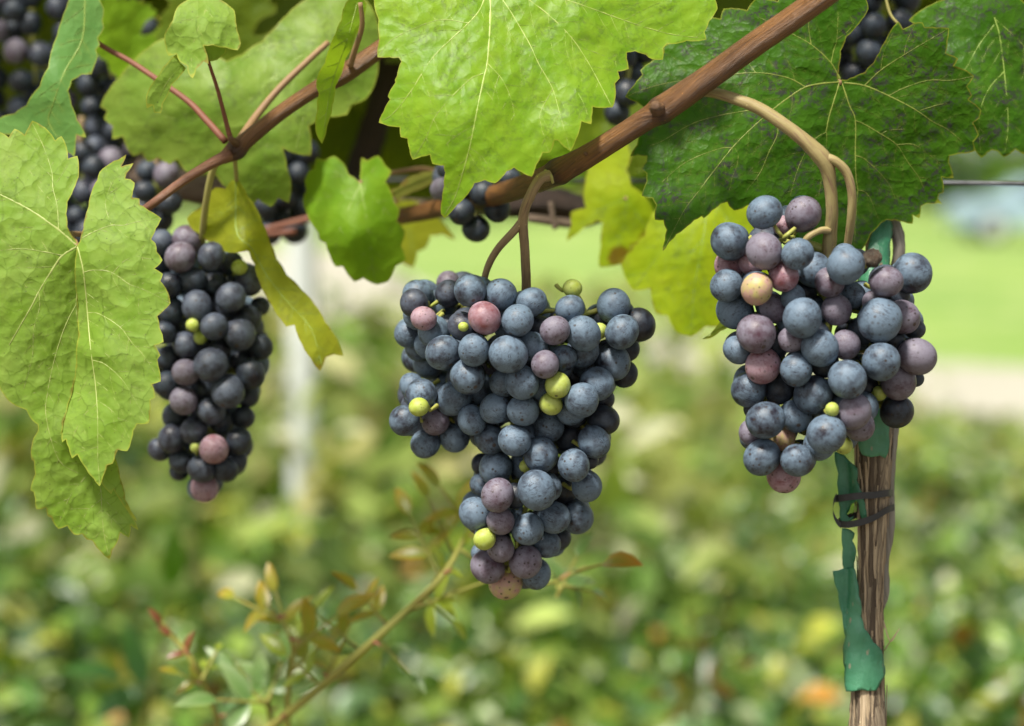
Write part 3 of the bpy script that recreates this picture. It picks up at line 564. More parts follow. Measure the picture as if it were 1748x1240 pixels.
# ------------------------------------------------------------------ traced leaves of the left shoot
MK = make_leaf_data
foldA = Z(30, 450, (405, 240), (412, 400), (420, 480), (402, 700), (380, 830), (345, 960), (310, 1080)) + Z(30, 680, (300, 240))
ctrlF = [(131, 420, 0), (131, 500, 5), (133, 560, 7), (131, 640, 7), (120, 690, 6), (106, 735, 4)]
outA1 = (Z(30, 190, (405, 900), (370, 850), (340, 790), (332, 700), (340, 620), (380, 540), (405, 480), (420, 390), (408, 305), (345, 325), (330, 230), (300, 170), (257, 200), (215, 140), (160, 95), (100, 65), (75, 110), (48, 165), (-20, 120), (-60, 180), (-150, 130), (-190, 260), (-290, 300), (-290, 480), (-380, 560), (-330, 740), (-400, 900), (-330, 1080), (-380, 1220))
         + Z(30, 450, (-300, 300), (-330, 480), (-230, 600), (-240, 760), (-130, 830), (-60, 940), (20, 985), (60, 1000), (100, 1070), (138, 1100), (140, 1140))
         + Z(30, 680, (125, 245), (100, 300), (95, 420), (112, 430), (115, 480), (120, 520), (88, 630), (110, 640), (120, 690), (128, 758), (195, 748), (205, 805), (230, 815), (250, 860), (278, 893), (340, 872), (385, 932), (440, 928), (470, 965), (510, 972), (570, 1050), (628, 1100), (645, 1040), (690, 960), (700, 918), (760, 952), (772, 868), (825, 900), (770, 790), (700, 690), (640, 560), (540, 420), (420, 320), (340, 260)) + foldA[::-1])
vA1 = [(Z(30, 190, (405, 920), (290, 820), (140, 710), (20, 640), (-150, 560), (-300, 540)), 6, 2), (Z(30, 190, (280, 810), (270, 650), (240, 520), (235, 420), (180, 250), (100, 80)), 2.6, 1),
       (Z(30, 190, (400, 925), (300, 990), (230, 1090), (145, 1230)) + Z(30, 450, (90, 300), (20, 420), (-60, 560)), 5.5, 2.5), (Z(30, 190, (300, 985), (180, 960), (20, 940), (-200, 960)), 3, 1.2),
       (Z(30, 450, (145, 195), (150, 300), (110, 450), (100, 640), (40, 860)), 2.4, 1.2), (Z(30, 450, (140, 195), (80, 165), (0, 160)), 2, 1),
       (Z(30, 190, (405, 930), (405, 1050), (404, 1230)) + Z(30, 450, (398, 290), (410, 400)), 3.6, 2.4), (Z(30, 450, (396, 285), (340, 390), (290, 520), (240, 700), (205, 880), (195, 1050)) + Z(30, 680, (280, 420), (430, 520)), 3, 1.6),
       (Z(30, 680, (440, 330), (520, 460), (565, 600), (575, 760), (590, 930), (625, 1085)), 2.6, 1.2), (Z(30, 680, (480, 520), (370, 650), (300, 800), (280, 880)), 2, 0.8), (Z(30, 680, (570, 690), (470, 780), (420, 900)), 1.8, 0.8), (Z(30, 680, (575, 760), (660, 830), (750, 930)), 1.8, 0.8)]
sA1 = MK(outA1, vA1, ctrlF + [(20, 420, -3), (-60, 560, 2), (55, 215, 14), (-40, 240, 10), (130, 290, 8), (55, 720, 5), (110, 850, 11), (187, 955, 16), (230, 900, 15), (60, 800, 8), (90, 560, 1), (20, 640, 3), (165, 790, 14)], 0.868, 6, auto=0.9, pill=0.8, wave=0.8, seed=3, uvo=(130, 418))
outA2 = (Z(30, 190, (412, 905), (425, 890), (450, 800), (485, 650), (495, 580), (545, 470), (560, 415), (630, 358), (690, 330), (742, 296), (708, 378), (765, 362), (792, 355), (745, 425), (735, 460), (770, 465), (800, 490), (788, 545), (783, 590), (832, 598), (835, 640), (900, 680), (982, 735), (945, 800), (912, 875), (940, 900), (950, 960), (990, 1018), (935, 1075), (992, 1112), (975, 1160))
         + Z(30, 450, (1025, 195), (1045, 272), (1000, 320), (955, 360), (970, 440), (997, 535), (935, 560), (975, 628), (955, 655), (962, 700), (977, 805), (915, 825), (940, 915), (905, 935), (905, 1020), (895, 1090), (815, 1097), (790, 1140), (775, 1215))
         + Z(30, 680, (750, 362), (685, 352), (668, 390), (650, 447), (608, 460), (582, 540), (562, 602), (520, 550), (460, 470), (408, 385), (372, 412), (350, 340), (330, 282), (305, 300)) + foldA[::-1][1:])
vA2 = [(Z(30, 190, (410, 925), (445, 1060), (468, 1240)) + Z(30, 450, (478, 330), (500, 580), (530, 800), (545, 1000), (548, 1200)) + Z(30, 680, (548, 400), (560, 590)), 3.8, 1.2),
       (Z(30, 190, (445, 865), (530, 820), (640, 780), (720, 780), (820, 755), (975, 735)), 2.8, 1), (Z(30, 190, (640, 780), (600, 640), (640, 500), (735, 310)), 1.6, 0.7),
       (Z(30, 190, (455, 1100), (520, 1085), (640, 1100), (760, 1180)) + Z(30, 450, (840, 170), (930, 210), (1040, 270)), 2.6, 1), (Z(30, 190, (655, 1100), (720, 1030), (800, 990), (870, 1005), (985, 1018)), 2, 0.8),
       (Z(30, 450, (478, 335), (560, 345), (700, 435), (780, 540), (870, 640), (970, 800)), 2.6, 0.9), (Z(30, 450, (700, 435), (790, 370), (860, 330), (950, 330)), 1.8, 0.7),
       (Z(30, 450, (515, 660), (600, 690), (720, 800), (800, 930), (890, 1080)), 2.2, 0.8), (Z(30, 450, (545, 935), (640, 1000), (700, 1080), (770, 1200)), 1.8, 0.7), (Z(30, 450, (540, 960), (450, 1040), (380, 1180)), 1.6, 0.7), (Z(30, 450, (520, 870), (430, 920), (370, 1000)), 1.5, 0.7), (Z(30, 680, (548, 330), (470, 355), (400, 370)), 1.4, 0.6)]
sA2 = MK(outA2, vA2, ctrlF + [(150, 470, -2), (155, 600, -3), (290, 515, -5), (215, 268, 10), (275, 375, 0), (250, 650, -8), (215, 770, -7), (170, 828, -5), (165, 720, -5), (112, 755, 2), (200, 400, -1)], 0.868, 6, auto=0.9, pill=0.7, wave=0.6, seed=4, uvo=(130, 418))
outA3 = Z(30, 680, (575, 585), (640, 655), (655, 622), (700, 690), (770, 790), (815, 843), (775, 770), (735, 690), (700, 540), (665, 405), (600, 480))
sA3 = MK(outA3, [], [(175, 830, 6), (195, 840, 5), (230, 890, 11), (196, 785, 3), (210, 830, 6)], 0.868, 6, seed=5, wave=0.2)
leaf(shoot_l, M['leaf_left'], M['vein_left'], [sA1, sA2, sA3], 'large pale green crinkled leaf hanging at the left edge', petiole=[(131, 420, 0.868, 4.5), (128, 412, 0.874, 4.5), (120, 400, 0.89, 4.5), (135, 400, 0.925, 5), (180, 402, 0.935, 5)], pmat=M['petiole_tan'])

oTL = Z(30, 30, (300, 20), (270, 120), (210, 340), (150, 470), (60, 600), (-20, 655), (-130, 690), (-180, 780), (-60, 800), (20, 790), (100, 820), (250, 880), (350, 925), (388, 950), (398, 850), (402, 800), (470, 822), (405, 700), (370, 600), (345, 500), (370, 430), (440, 390), (505, 388), (525, 330), (548, 262), (535, 220), (562, 190), (548, 140), (592, 70), (580, 20), (590, -60), (500, -200), (380, -180), (330, -60))
leaf(shoot_l, M['leaf_blue'], M['vein_dim'], [MK(oTL, [(Z(30, 30, (460, -150), (440, 150), (320, 370), (240, 600), (215, 720), (330, 900)), 3.4, 1.6), (Z(30, 30, (440, 150), (370, 160), (290, 190)), 1.6, 0.8), (Z(30, 30, (330, 360), (440, 330), (520, 320)), 1.6, 0.8)],
     [(120, 20, 6), (100, 140, -4), (60, 190, 4), (20, 195, 14), (170, 50, 10), (120, 250, 2), (150, 120, 6)], 0.93, 8, auto=0.6, pill=0.3, seed=8)], 'cool green twisted leaf in the upper left corner', petiole=[(150, 40, 0.945, 4), (163, 68, 0.945, 4), (180, 82, 0.95, 4.5), (222, 105, 0.95, 5), (270, 137, 0.945, 5), (322, 174, 0.94, 5.5), (352, 205, 0.935, 6), (385, 242, 0.93, 6)], pmat=M['petiole'])

oY = Z(30, 30, (1060, 20), (1030, 70), (1003, 118), (1012, 200), (1030, 262), (1085, 250), (1105, 300), (1160, 332), (1165, 380), (1197, 417), (1220, 350), (1270, 300), (1305, 318), (1290, 240), (1270, 192), (1330, 188), (1420, 205), (1503, 224), (1524, 180), (1500, 90), (1490, 30), (1480, -50), (1330, -150), (1180, -130), (1090, -70))
oY2 = Z(30, 30, (1085, 252), (1040, 290), (960, 400), (880, 530), (882, 622), (925, 600), (932, 650), (978, 654), (990, 590), (1050, 460), (1150, 345), (1110, 308))
oY3 = Z(30, 30, (1272, 196), (1330, 188), (1425, 210), (1420, 245), (1360, 292), (1300, 300), (1285, 250))
leaf(shoot_l, M['leaf_left'], M['vein'], [MK(oY, [(Z(30, 30, (1290, -60), (1230, 80), (1190, 240), (1190, 400)), 2, 1), (Z(30, 30, (1285, -50), (1140, 80), (1050, 200)), 1.6, 0.8), (Z(30, 30, (1290, -50), (1400, 80), (1500, 200)), 1.6, 0.8)], [(300, 40, 0), (360, 30, 2), (330, 130, -4), (400, 80, 3), (285, 90, 4), (340, -5, 8)], 0.895, 6, auto=0.7, pill=0.9, wave=0.6, seed=12),
     MK(oY2, [(Z(30, 30, (1120, 320), (1010, 460), (930, 640)), 1.4, 0.7)], [(305, 95, 4), (255, 160, -2), (270, 190, 0), (310, 115, 4), (280, 130, -1)], 0.895, 7, seed=13), MK(oY3, [], [(350, 80, 2), (385, 85, 8), (365, 100, 7)], 0.897, 7, seed=14)],
     'small light green young leaf at the top left', petiole=[(350, 85, 0.9, 3), (358, 112, 0.905, 3), (372, 155, 0.912, 3.5), (385, 205, 0.92, 4), (394, 240, 0.924, 5)], pmat=M['petiole'])

oB1 = (Z(30, 30, (1010, 140), (900, 200), (800, 290), (700, 400), (620, 500), (565, 608), (612, 640), (590, 690), (650, 740), (648, 832), (720, 812), (740, 880), (790, 948), (850, 928), (890, 988), (960, 955), (1040, 1003), (1090, 970), (1160, 1060))
       + Z(330, 250, (150, 190), (230, 290), (330, 350), (410, 402), (440, 360), (532, 414), (580, 350), (652, 384), (668, 260), (640, 150), (608, 10)) + Z(330, 30, (700, 930), (802, 944), (805, 860), (790, 740), (850, 700), (920, 680), (1050, 664), (1080, 600), (1180, 555), (1235, 470), (1265, 300), (1275, 150), (1250, 0), (1180, -120), (900, -160), (760, -120), (640, -20), (560, 70), (470, 165), (330, 255), (230, 300), (60, 240)))
leaf(shoot_l, M['leaf_soft'], M['vein_dim'], [MK(oB1, [(Z(330, 30, (940, 160), (640, 330), (300, 620), (-100, 700), (-400, 560)), 4, 1.5), (Z(330, 30, (900, 190), (800, 500), (700, 900)), 3.4, 1.4), (Z(330, 30, (780, 260), (560, 700), (480, 1000), (520, 1240)), 3.6, 1.4), (Z(330, 30, (950, 160), (1100, 350), (1200, 520)), 3, 1.2), (Z(330, 30, (940, 150), (500, 200), (100, 400), (-380, 420)), 3, 1.2)],
     [(560, 80, 0), (380, 150, -10), (250, 190, 4), (175, 180, 16), (300, 270, 8), (440, 330, 2), (480, 280, -6), (600, 180, 8), (640, 60, 14), (450, 80, 6), (400, 240, -8)], 0.985, 9, auto=0.8, pill=0.8, wave=1.4, seed=21, step=34)],
     'broad pale blurred leaf behind the slender cane', petiole=[(560, 73, 0.965, 5), (530, 100, 0.96, 5.5), (480, 148, 0.955, 6), (440, 195, 0.95, 6.5), (412, 236, 0.937, 8)], pmat=M['petiole_tan'])

oN = Z(330, 30, (1010, 20), (970, 110), (930, 210), (900, 310), (852, 390), (840, 480), (858, 520), (845, 640), (833, 760), (850, 820), (878, 862), (915, 740), (950, 600), (970, 470), (1040, 280), (1110, 120), (1160, 20), (1185, -90), (1120, -170), (1040, -100))
leaf(shoot_l, M['leaf_mid'], M['vein'], [MK(oN, [(Z(330, 30, (1120, -100), (1050, 150), (940, 480), (880, 840)), 1.6, 0.8)], [(590, 30, 2), (575, 60, -5), (560, 120, 2), (545, 150, -3), (565, 140, 6), (548, 245, 2), (610, 60, 6)], 0.905, 6, seed=24, auto=0.4, pill=0.3)], 'narrow edge-on leaf hanging over the slender cane', petiole=[(615, 5, 0.905, 4), (618, 45, 0.91, 4.5), (606, 85, 0.918, 5), (598, 112, 0.925, 6)], pmat=M['petiole_tan'])

oF = (Z(330, 250, (300, 225), (370, 340), (432, 425), (470, 520), (522, 650), (570, 770), (640, 880), (740, 980), (830, 1080), (900, 1200)) + Z(330, 330, (960, 960), (1000, 1040), (1024, 1112), (960, 1100), (905, 1120), (862, 1215), (800, 1130), (740, 1030), (692, 900), (636, 912), (600, 860), (540, 770), (490, 690), (450, 600), (420, 490), (382, 405))
      + Z(330, 250, (370, 715), (220, 722), (160, 660), (90, 645), (50, 600), (-10, 565), (-45, 490), (10, 440), (50, 420), (90, 340), (150, 280), (220, 290), (260, 235)))
leaf(shoot_l, M['leaf_yellow'], M['vein_dim'], [MK(oF, [(Z(330, 250, (290, 240), (290, 400), (300, 600), (400, 700), (500, 880), (640, 1060), (800, 1240)) + Z(330, 330, (880, 1180),), 2.6, 1), (Z(330, 250, (300, 580), (430, 500)), 1.6, 0.8), (Z(330, 250, (290, 400), (180, 480), (60, 540)), 1.6, 0.8)],
     [(405, 310, 0), (350, 360, 12), (340, 390, 14), (420, 420, -6), (450, 420, 8), (480, 520, 0), (545, 600, -6), (585, 600, 6), (370, 420, 10)], 0.955, 8, auto=0.5, pill=0.4, seed=27)], 'yellow green folded leaf draped beside the left bunch', petiole=[(404, 308, 0.955, 4), (402, 285, 0.945, 4), (400, 265, 0.935, 4.5)], pmat=M['petiole_green'])

oH = Z(330, 250, (1140, 252), (1060, 190), (1030, 120), (962, 66), (900, 95), (840, 78), (828, 150), (788, 170), (760, 240), (772, 300), (748, 370), (780, 470), (850, 590), (860, 640), (905, 665), (930, 740), (970, 822), (1020, 820), (1100, 925), (1160, 900), (1250, 945), (1330, 922), (1380, 820), (1455, 772), (1420, 680), (1445, 580), (1390, 510), (1408, 430), (1370, 380), (1345, 300), (1312, 240), (1354, 170), (1310, 130), (1262, 62), (1190, 98), (1150, 76), (1143, 160))
leaf(shoot_l, M['leaf_deep'], M['vein_dim'], [MK(oH, [(Z(330, 250, (1140, 260), (1180, 480), (1240, 930)), 3, 1), (Z(330, 250, (1140, 260), (980, 330), (770, 380)), 2.4, 1), (Z(330, 250, (1140, 260), (1300, 420), (1440, 600)), 2.2, 1), (Z(330, 250, (1140, 265), (1000, 560), (960, 800)), 2.4, 1), (Z(330, 250, (1140, 255), (1220, 170), (1260, 80)), 2, 0.8), (Z(330, 250, (1140, 255), (1010, 200), (860, 100)), 2, 0.8)],
     [(615, 313, 0), (540, 280, 10), (660, 280, 8), (520, 350, 12), (600, 400, -8), (640, 480, 6), (560, 450, 8), (690, 430, 10)], 0.985, 8, auto=0.7, pill=0.8, seed=31)], 'plain green heart shaped leaf hanging left of the centre leaf', petiole=[(615, 312, 0.985, 4), (640, 300, 1.0, 4), (665, 296, 1.02, 4.5), (720, 289, 1.04, 5), (760, 300, 1.06, 5)], pmat=M['petiole_tan'])

# ------------------------------------------------------------------ traced leaves of the right shoot
oC = (Z(640, 30, (-10, -140), (25, 20), (30, 150), (18, 272), (100, 272), (162, 275), (180, 300), (150, 400), (136, 425), (140, 445), (88, 540), (102, 560), (60, 640), (26, 718), (170, 750), (176, 818), (222, 828), (235, 900), (258, 972), (320, 950), (376, 938), (392, 1000), (470, 1012), (480, 1060), (472, 1150))
      + Z(640, 200, (458, 560), (452, 665), (476, 690), (560, 600), (640, 520), (680, 450), (750, 430), (822, 452), (860, 420), (900, 370), (950, 345), (1000, 375), (1072, 408), (1100, 330), (1145, 245)) + Z(640, 30, (1195, 922), (1225, 840), (1250, 840), (1336, 914), (1375, 830), (1410, 710), (1478, 730), (1480, 680), (1486, 610), (1622, 614), (1640, 560), (1640, 450), (1672, 415), (1660, 370), (1733, 352))
      + Z(840, 30, (920, 280), (920, 240), (975, 230), (1050, 255), (1090, 285), (1166, 288), (1168, 210), (1195, 180), (1280, 175), (1330, 160), (1463, 152), (1450, 100), (1480, 30), (1540, -60), (1500, -180), (1300, -230), (1150, -330), (800, -300), (500, -420), (100, -330), (0, -230)) + Z(640, 30, (740, -330), (400, -430), (200, -300), (60, -330)))
vC = [(Z(640, 30, (790, -230), (787, 25), (768, 300), (740, 430), (700, 620), (650, 870), (600, 1060), (545, 1230)) + Z(640, 200, (475, 670),), 5.5, 1.6), (Z(640, 30, (785, -225), (720, -60), (640, 40), (400, 268), (250, 500), (120, 660), (35, 712)), 4, 1.2),
      (Z(640, 30, (740, 385), (640, 430), (430, 650), (350, 820), (265, 960)), 3, 1), (Z(640, 30, (668, 740), (520, 835), (440, 930)), 1.8, 0.8), (Z(640, 30, (770, 315), (870, 425), (930, 560), (960, 700)), 2.2, 0.8), (Z(640, 30, (645, 890), (740, 960), (810, 1110)), 1.6, 0.7),
      (Z(640, 30, (795, -225), (900, -80), (980, 50), (1060, 190), (1120, 320), (1210, 480), (1260, 650), (1330, 900)), 3.6, 1.2), (Z(640, 30, (800, -230), (1050, -120), (1300, 90), (1440, 280), (1550, 480), (1615, 605)), 3.4, 1.2), (Z(640, 30, (1215, 490), (1130, 650), (1140, 760), (1185, 910)), 1.8, 0.8), (Z(640, 30, (1390, 200), (1560, 260), (1725, 345)), 2, 0.8),
      (Z(640, 30, (1390, 520), (1430, 600), (1470, 720)), 2, 0.8), (Z(640, 30, (640, 40), (420, 20), (120, 150), (25, 265)), 2.4, 1), (Z(840, 30, (0, -230), (500, -120), (900, 20), (1200, 110), (1455, 145)), 3.4, 1.2)]
sC = MK(oC, vC, [(840, -20, 20), (650, 60, 14), (790, 200, -4), (660, 210, 8), (757, 365, 6), (900, 200, 4), (960, 230, -2), (1050, 180, 6), (1075, 120, 14), (1200, 70, 18), (1000, 40, 14), (720, 100, 8), (700, 270, 4), (860, 300, -2), (930, 270, 2)], 0.852, 6, auto=0.95, pill=0.6, wave=0.9, seed=41, uvo=(837, -20), step=30)
leaf(shoot_r, M['leaf_mid'], M['vein'], [sC], 'large bright yellow green leaf hanging at the top centre', petiole=[(837, -28, 0.872, 5), (850, -60, 0.88, 6), (900, -110, 0.9, 6)], pmat=M['petiole_tan'])

oR = (Z(1050, 30, (1525, 430), (1520, 400), (1530, 330), (1540, 230), (1580, 130), (1650, 60), (1682, 20), (1730, -60), (1700, -160), (1600, -140), (1560, -230), (1440, -170), (1380, -260), (1280, -170), (1160, -220), (1110, -110), (960, -130), (900, -50), (740, -60), (720, 10), (630, 0), (600, 70), (480, 90), (440, 160), (330, 195), (330, 240), (250, 300), (172, 362), (186, 392), (130, 460), (68, 542), (150, 580), (190, 610), (205, 650), (180, 760), (150, 870), (102, 948), (160, 942), (215, 948), (212, 985), (178, 1032), (215, 1065), (215, 1120))
      + Z(1060, 180, (142, 618), (215, 635), (240, 680), (232, 782), (290, 785), (312, 850), (300, 920), (286, 996), (330, 935), (380, 880), (455, 825), (500, 785), (550, 758), (566, 772), (620, 720), (680, 675), (725, 660), (740, 690), (772, 718), (830, 705), (870, 680))
      + [(1297, 368), (1322, 410), (1340, 400), (1362, 438), (1392, 440), (1420, 462), (1440, 448), (1462, 440)] + Z(1311, 180, (640, 990), (700, 880), (770, 805), (810, 782), (870, 785), (920, 795), (987, 810), (988, 750), (1034, 772), (1046, 690), (1085, 672), (1165, 668), (1192, 676), (1160, 640), (1170, 605), (1197, 600), (1200, 545), (1185, 490), (1267, 498), (1255, 440), (1235, 390), (1240, 345), (1300, 330), (1380, 322), (1412, 312))
      + Z(1311, 30, (1402, 850), (1440, 800), (1400, 720), (1440, 690), (1456, 634), (1370, 562), (1394, 535), (1358, 470), (1408, 400), (1330, 352), (1270, 332), (1298, 282), (1215, 245), (1225, 160), (1236, 73), (1150, 70), (1070, 66), (1056, 34), (1000, 38), (960, 62), (918, 80), (892, 28), (842, 80), (820, 120), (805, 152), (780, 190), (760, 240), (720, 310), (660, 375), (590, 405), (535, 428)))
vR = [(Z(1050, 30, (1530, 440), (1420, 450), (1300, 475), (1180, 550), (1075, 630), (1000, 695), (800, 890), (560, 1200)) + Z(1060, 180, (430, 720), (300, 970)), 5, 1), (Z(1050, 30, (1300, 475), (1200, 420), (1080, 390), (960, 378), (820, 388), (560, 430), (400, 440), (200, 490), (80, 540)), 3.4, 1.2), (Z(1050, 30, (1075, 632), (880, 640), (560, 712), (330, 840), (230, 880)), 2.8, 1), (Z(1050, 30, (800, 890), (700, 900), (480, 990), (320, 1125)), 2.4, 0.9), (Z(1050, 30, (1105, 640), (1110, 790), (1050, 920), (990, 1060), (900, 1180)), 2.6, 1), (Z(1050, 30, (820, 895), (840, 940), (830, 1020), (800, 1090), (780, 1180)), 1.8, 0.8),
      (Z(1050, 30, (1530, 450), (1490, 580), (1460, 680), (1440, 780)), 4, 2.6), (Z(1050, 30, (1442, 780), (1445, 830), (1436, 930), (1410, 1100), (1390, 1230)), 2, 0.9), (Z(1050, 30, (1440, 785), (1370, 825), (1300, 920), (1240, 1060), (1195, 1220)), 2.4, 1),
      (Z(1050, 30, (1550, 450), (1600, 600), (1640, 700), (1640, 930), (1645, 1100)) + Z(1311, 180, (612, 580), (600, 760), (590, 950)), 4, 1.4), (Z(1311, 30, (600, 705), (660, 730), (770, 795), (880, 870), (950, 980), (1030, 1090), (1060, 1160)), 3.2, 1), (Z(1311, 30, (600, 945), (650, 960), (720, 1020), (820, 1130), (870, 1240)), 2.6, 0.9), (Z(1311, 180, (615, 580), (660, 590), (700, 640), (750, 770)), 2.2, 0.8), (Z(1311, 30, (880, 868), (995, 868), (1090, 930), (1180, 1000)), 2, 0.8),
      (Z(1311, 30, (520, 445), (660, 465), (825, 535), (1000, 625), (1130, 715), (1220, 760), (1320, 840)), 4.4, 1.2), (Z(1311, 30, (660, 465), (770, 360), (930, 255), (1080, 165), (1230, 78)), 3.4, 1), (Z(1311, 30, (825, 535), (920, 485), (1090, 430), (1250, 430), (1400, 402)), 2.8, 1), (Z(1311, 30, (1040, 635), (1150, 600), (1230, 585)), 2.2, 0.8), (Z(1311, 30, (770, 355), (790, 240), (850, 110)), 2, 0.8), (Z(1311, 30, (930, 250), (950, 160), (1005, 50)), 2, 0.8), (Z(1311, 30, (765, 800), (830, 770), (930, 765)), 1.8, 0.8),
      (Z(1311, 30, (490, 420), (430, 310), (295, 185), (140, 100), (-60, 0)), 4.2, 1.4), (Z(1311, 30, (295, 185), (280, 90), (275, 10)), 2.6, 1.2), (Z(1311, 30, (430, 310), (450, 220), (470, 150), (480, -40)), 3, 1.2), (Z(1311, 30, (470, 150), (550, 90), (610, 0)), 2, 1), (Z(1050, 30, (960, 378), (910, 310), (860, 250)), 1.8, 0.8)]
sR = MK(oR, vR, [(1432, 140, 6), (1080, 165, 10), (1150, 240, 0), (1250, 250, -2), (1130, 425, -8), (1320, 380, 6), (1470, 420, 17), (1560, 370, 21), (1640, 240, 10), (1660, 130, 1), (1600, 60, -2), (1300, 60, 6), (1420, -10, 0), (1200, 40, 14), (1540, 200, 8), (1440, 260, 11), (1350, 200, 3)], 0.893, 6, auto=0.95, pill=0.55, wave=0.7, seed=51, uvo=(1432, 140), step=24, vscale=0.62)
leaf(shoot_r, M['leaf_dark'], M['vein_dark'], [sR], 'large dark green spotted leaf with yellow veins behind the right bunch', petiole=[(1432, 141, 0.899, 5.5), (1430, 144, 0.91, 5), (1415, 130, 0.935, 5), (1350, 40, 0.94, 6), (1330, -30, 0.92, 6)], pmat=M['petiole_tan'])

oFR = Z(1311, 30, (960, 20), (1060, -60), (1300, -150), (1700, -150), (1900, 100), (1880, 240), (1960, 330), (1900, 480), (1960, 620), (1880, 700), (1900, 820), (1790, 850), (1760, 940), (1690, 900), (1615, 955), (1570, 915), (1530, 905), (1500, 920), (1455, 958), (1412, 905), (1350, 800), (1250, 600), (1150, 300), (1050, 60))
leaf(shoot_r, M['leaf_dark'], M['vein_dim'], [MK(oFR, [(Z(1311, 30, (1545, 0), (1580, 120), (1610, 350), (1640, 700), (1615, 940)), 3.6, 1.2), (Z(1311, 30, (1545, 50), (1440, 190), (1350, 350), (1240, 480)), 2.6, 1), (Z(1311, 30, (1610, 370), (1500, 500), (1440, 690), (1455, 940)), 2.8, 1), (Z(1311, 30, (1560, 20), (1750, 200), (1900, 480)), 3, 1)], [(1690, 30, 4), (1580, 60, 8), (1640, 150, -2), (1700, 130, 2), (1780, 150, 14), (1670, 265, 6), (1720, 230, 2)], 0.918, 7, auto=0.9, pill=0.7, wave=0.9, seed=55)], 'dark green leaf cut by the upper right edge', petiole=[(1697, 30, 0.923, 4), (1695, 24, 0.94, 5), (1690, -20, 0.93, 5), (1650, -80, 0.94, 6)], pmat=M['petiole_tan'])

oYB = Z(960, 280, (620, 330), (560, 480), (400, 690), (480, 862), (600, 850), (640, 1022), (720, 1035), (770, 1142), (880, 1182), (980, 1110), (1080, 1110), (1200, 1000), (1400, 860), (1480, 640), (1420, 420), (1300, 240), (1150, 260), (1000, 180), (820, 240))
leaf(shoot_r, M['leaf_glow'], M['vein_dim'], [MK(oYB, [(Z(960, 280, (1000, 220), (960, 520), (900, 860), (880, 1170)), 3, 1), (Z(960, 280, (1000, 220), (760, 480), (500, 840)), 2.6, 1), (Z(960, 280, (1000, 220), (1220, 520), (1300, 860)), 2.6, 1), (Z(960, 280, (965, 500), (820, 700), (650, 1000)), 1.8, 0.8)], [(1210, 340, 4), (1080, 460, 8), (1180, 570, 0), (1300, 480, 6), (1180, 440, -4)], 1.0, 8, auto=0.7, pill=0.5, seed=61)], 'glowing yellow green leaf just behind the right bunch', petiole=[(1210, 335, 1.0, 4), (1215, 290, 1.0, 5), (1230, 200, 0.99, 6)], pmat=M['petiole_tan'])
oRS = Z(960, 280, (180, 20), (230, -90), (330, -160), (430, -170), (470, -40), (440, 40), (470, 150), (560, 215), (625, 330), (600, 420), (655, 545), (560, 558), (540, 612), (470, 560), (482, 642), (380, 690), (250, 702), (262, 560), (280, 400), (235, 385), (150, 430), (28, 528), (62, 420), (58, 330), (160, 300), (150, 150))
leaf(shoot_r, M['leaf_glow'], M['vein_dim'], [MK(oRS, [(Z(960, 280, (440, 240), (420, 420), (340, 680)), 2, 0.8), (Z(960, 280, (440, 240), (560, 420), (640, 535)), 2, 0.8), (Z(960, 280, (430, 240), (250, 320), (50, 500)), 2, 0.8)], [(1070, 340, 0), (1000, 370, 6), (1050, 450, 4), (1120, 410, 6), (1030, 300, 6)], 1.03, 8, auto=0.6, pill=0.5, seed=64, blush=[(1058, 440, 34), (1085, 425, 20), (1112, 408, 34)])], 'yellow green leaf with dark red tips under the thick cane', petiole=[(1070, 340, 1.03, 4), (1030, 332, 1.05, 4), (1000, 340, 1.07, 5)], pmat=M['petiole_tan'])
oSP = Z(330, 250, (1298, 348), (1340, 300), (1400, 280), (1450, 220), (1530, 190), (1600, 170), (1700, 175), (1650, 240), (1500, 310), (1430, 345), (1385, 405), (1375, 350))
leaf(old, M['leaf_pink'], M['vein_dim'], [MK(oSP, [(Z(330, 250, (1690, 180), (1500, 250), (1310, 345)), 1.6, 0.7)], [(660, 335, 0), (750, 295, 6), (700, 310, -3), (680, 345, 4)], 1.01, 7, seed=67, blush=[(660, 335, 22), (690, 310, 14)])], 'small pale leaf with pink edges', petiole=[(752, 294, 1.015, 4), (760, 300, 1.03, 4), (790, 330, 1.05, 5)], pmat=M['petiole_tan'])
oBG2 = Z(330, 250, (1380, 380), (1500, 370), (1600, 420), (1700, 520), (1790, 640), (1700, 600), (1620, 610), (1590, 690), (1530, 720), (1502, 830), (1400, 780), (1300, 720), (1250, 500))
leaf(old, M['leaf_yellow'], M['vein_dim'], [MK(oBG2, [(Z(330, 250, (1400, 400), (1480, 600), (1500, 800)), 2, 0.8)], [(690, 350, 0), (700, 450, 4), (760, 400, 2)], 1.09, 8, seed=68)], 'dull yellow green leaf behind the heart shaped leaf')
oDL = Z(960, 280, (952, 1197), (1010, 1172), (1060, 1100), (1090, 1068), (1155, 1100), (1080, 1142), (1010, 1190))
leaf(old, M['leaf_soft'], M['vein_dim'], [MK(oDL, [(Z(960, 280, (960, 1193), (1060, 1130), (1140, 1095)), 1.2, 0.6)], [(1200, 578, 0), (1230, 555, -2), (1245, 560, 3)], 0.905, 5, seed=69, wave=0.2)], 'tiny dry curled leaf beside the right bunch')

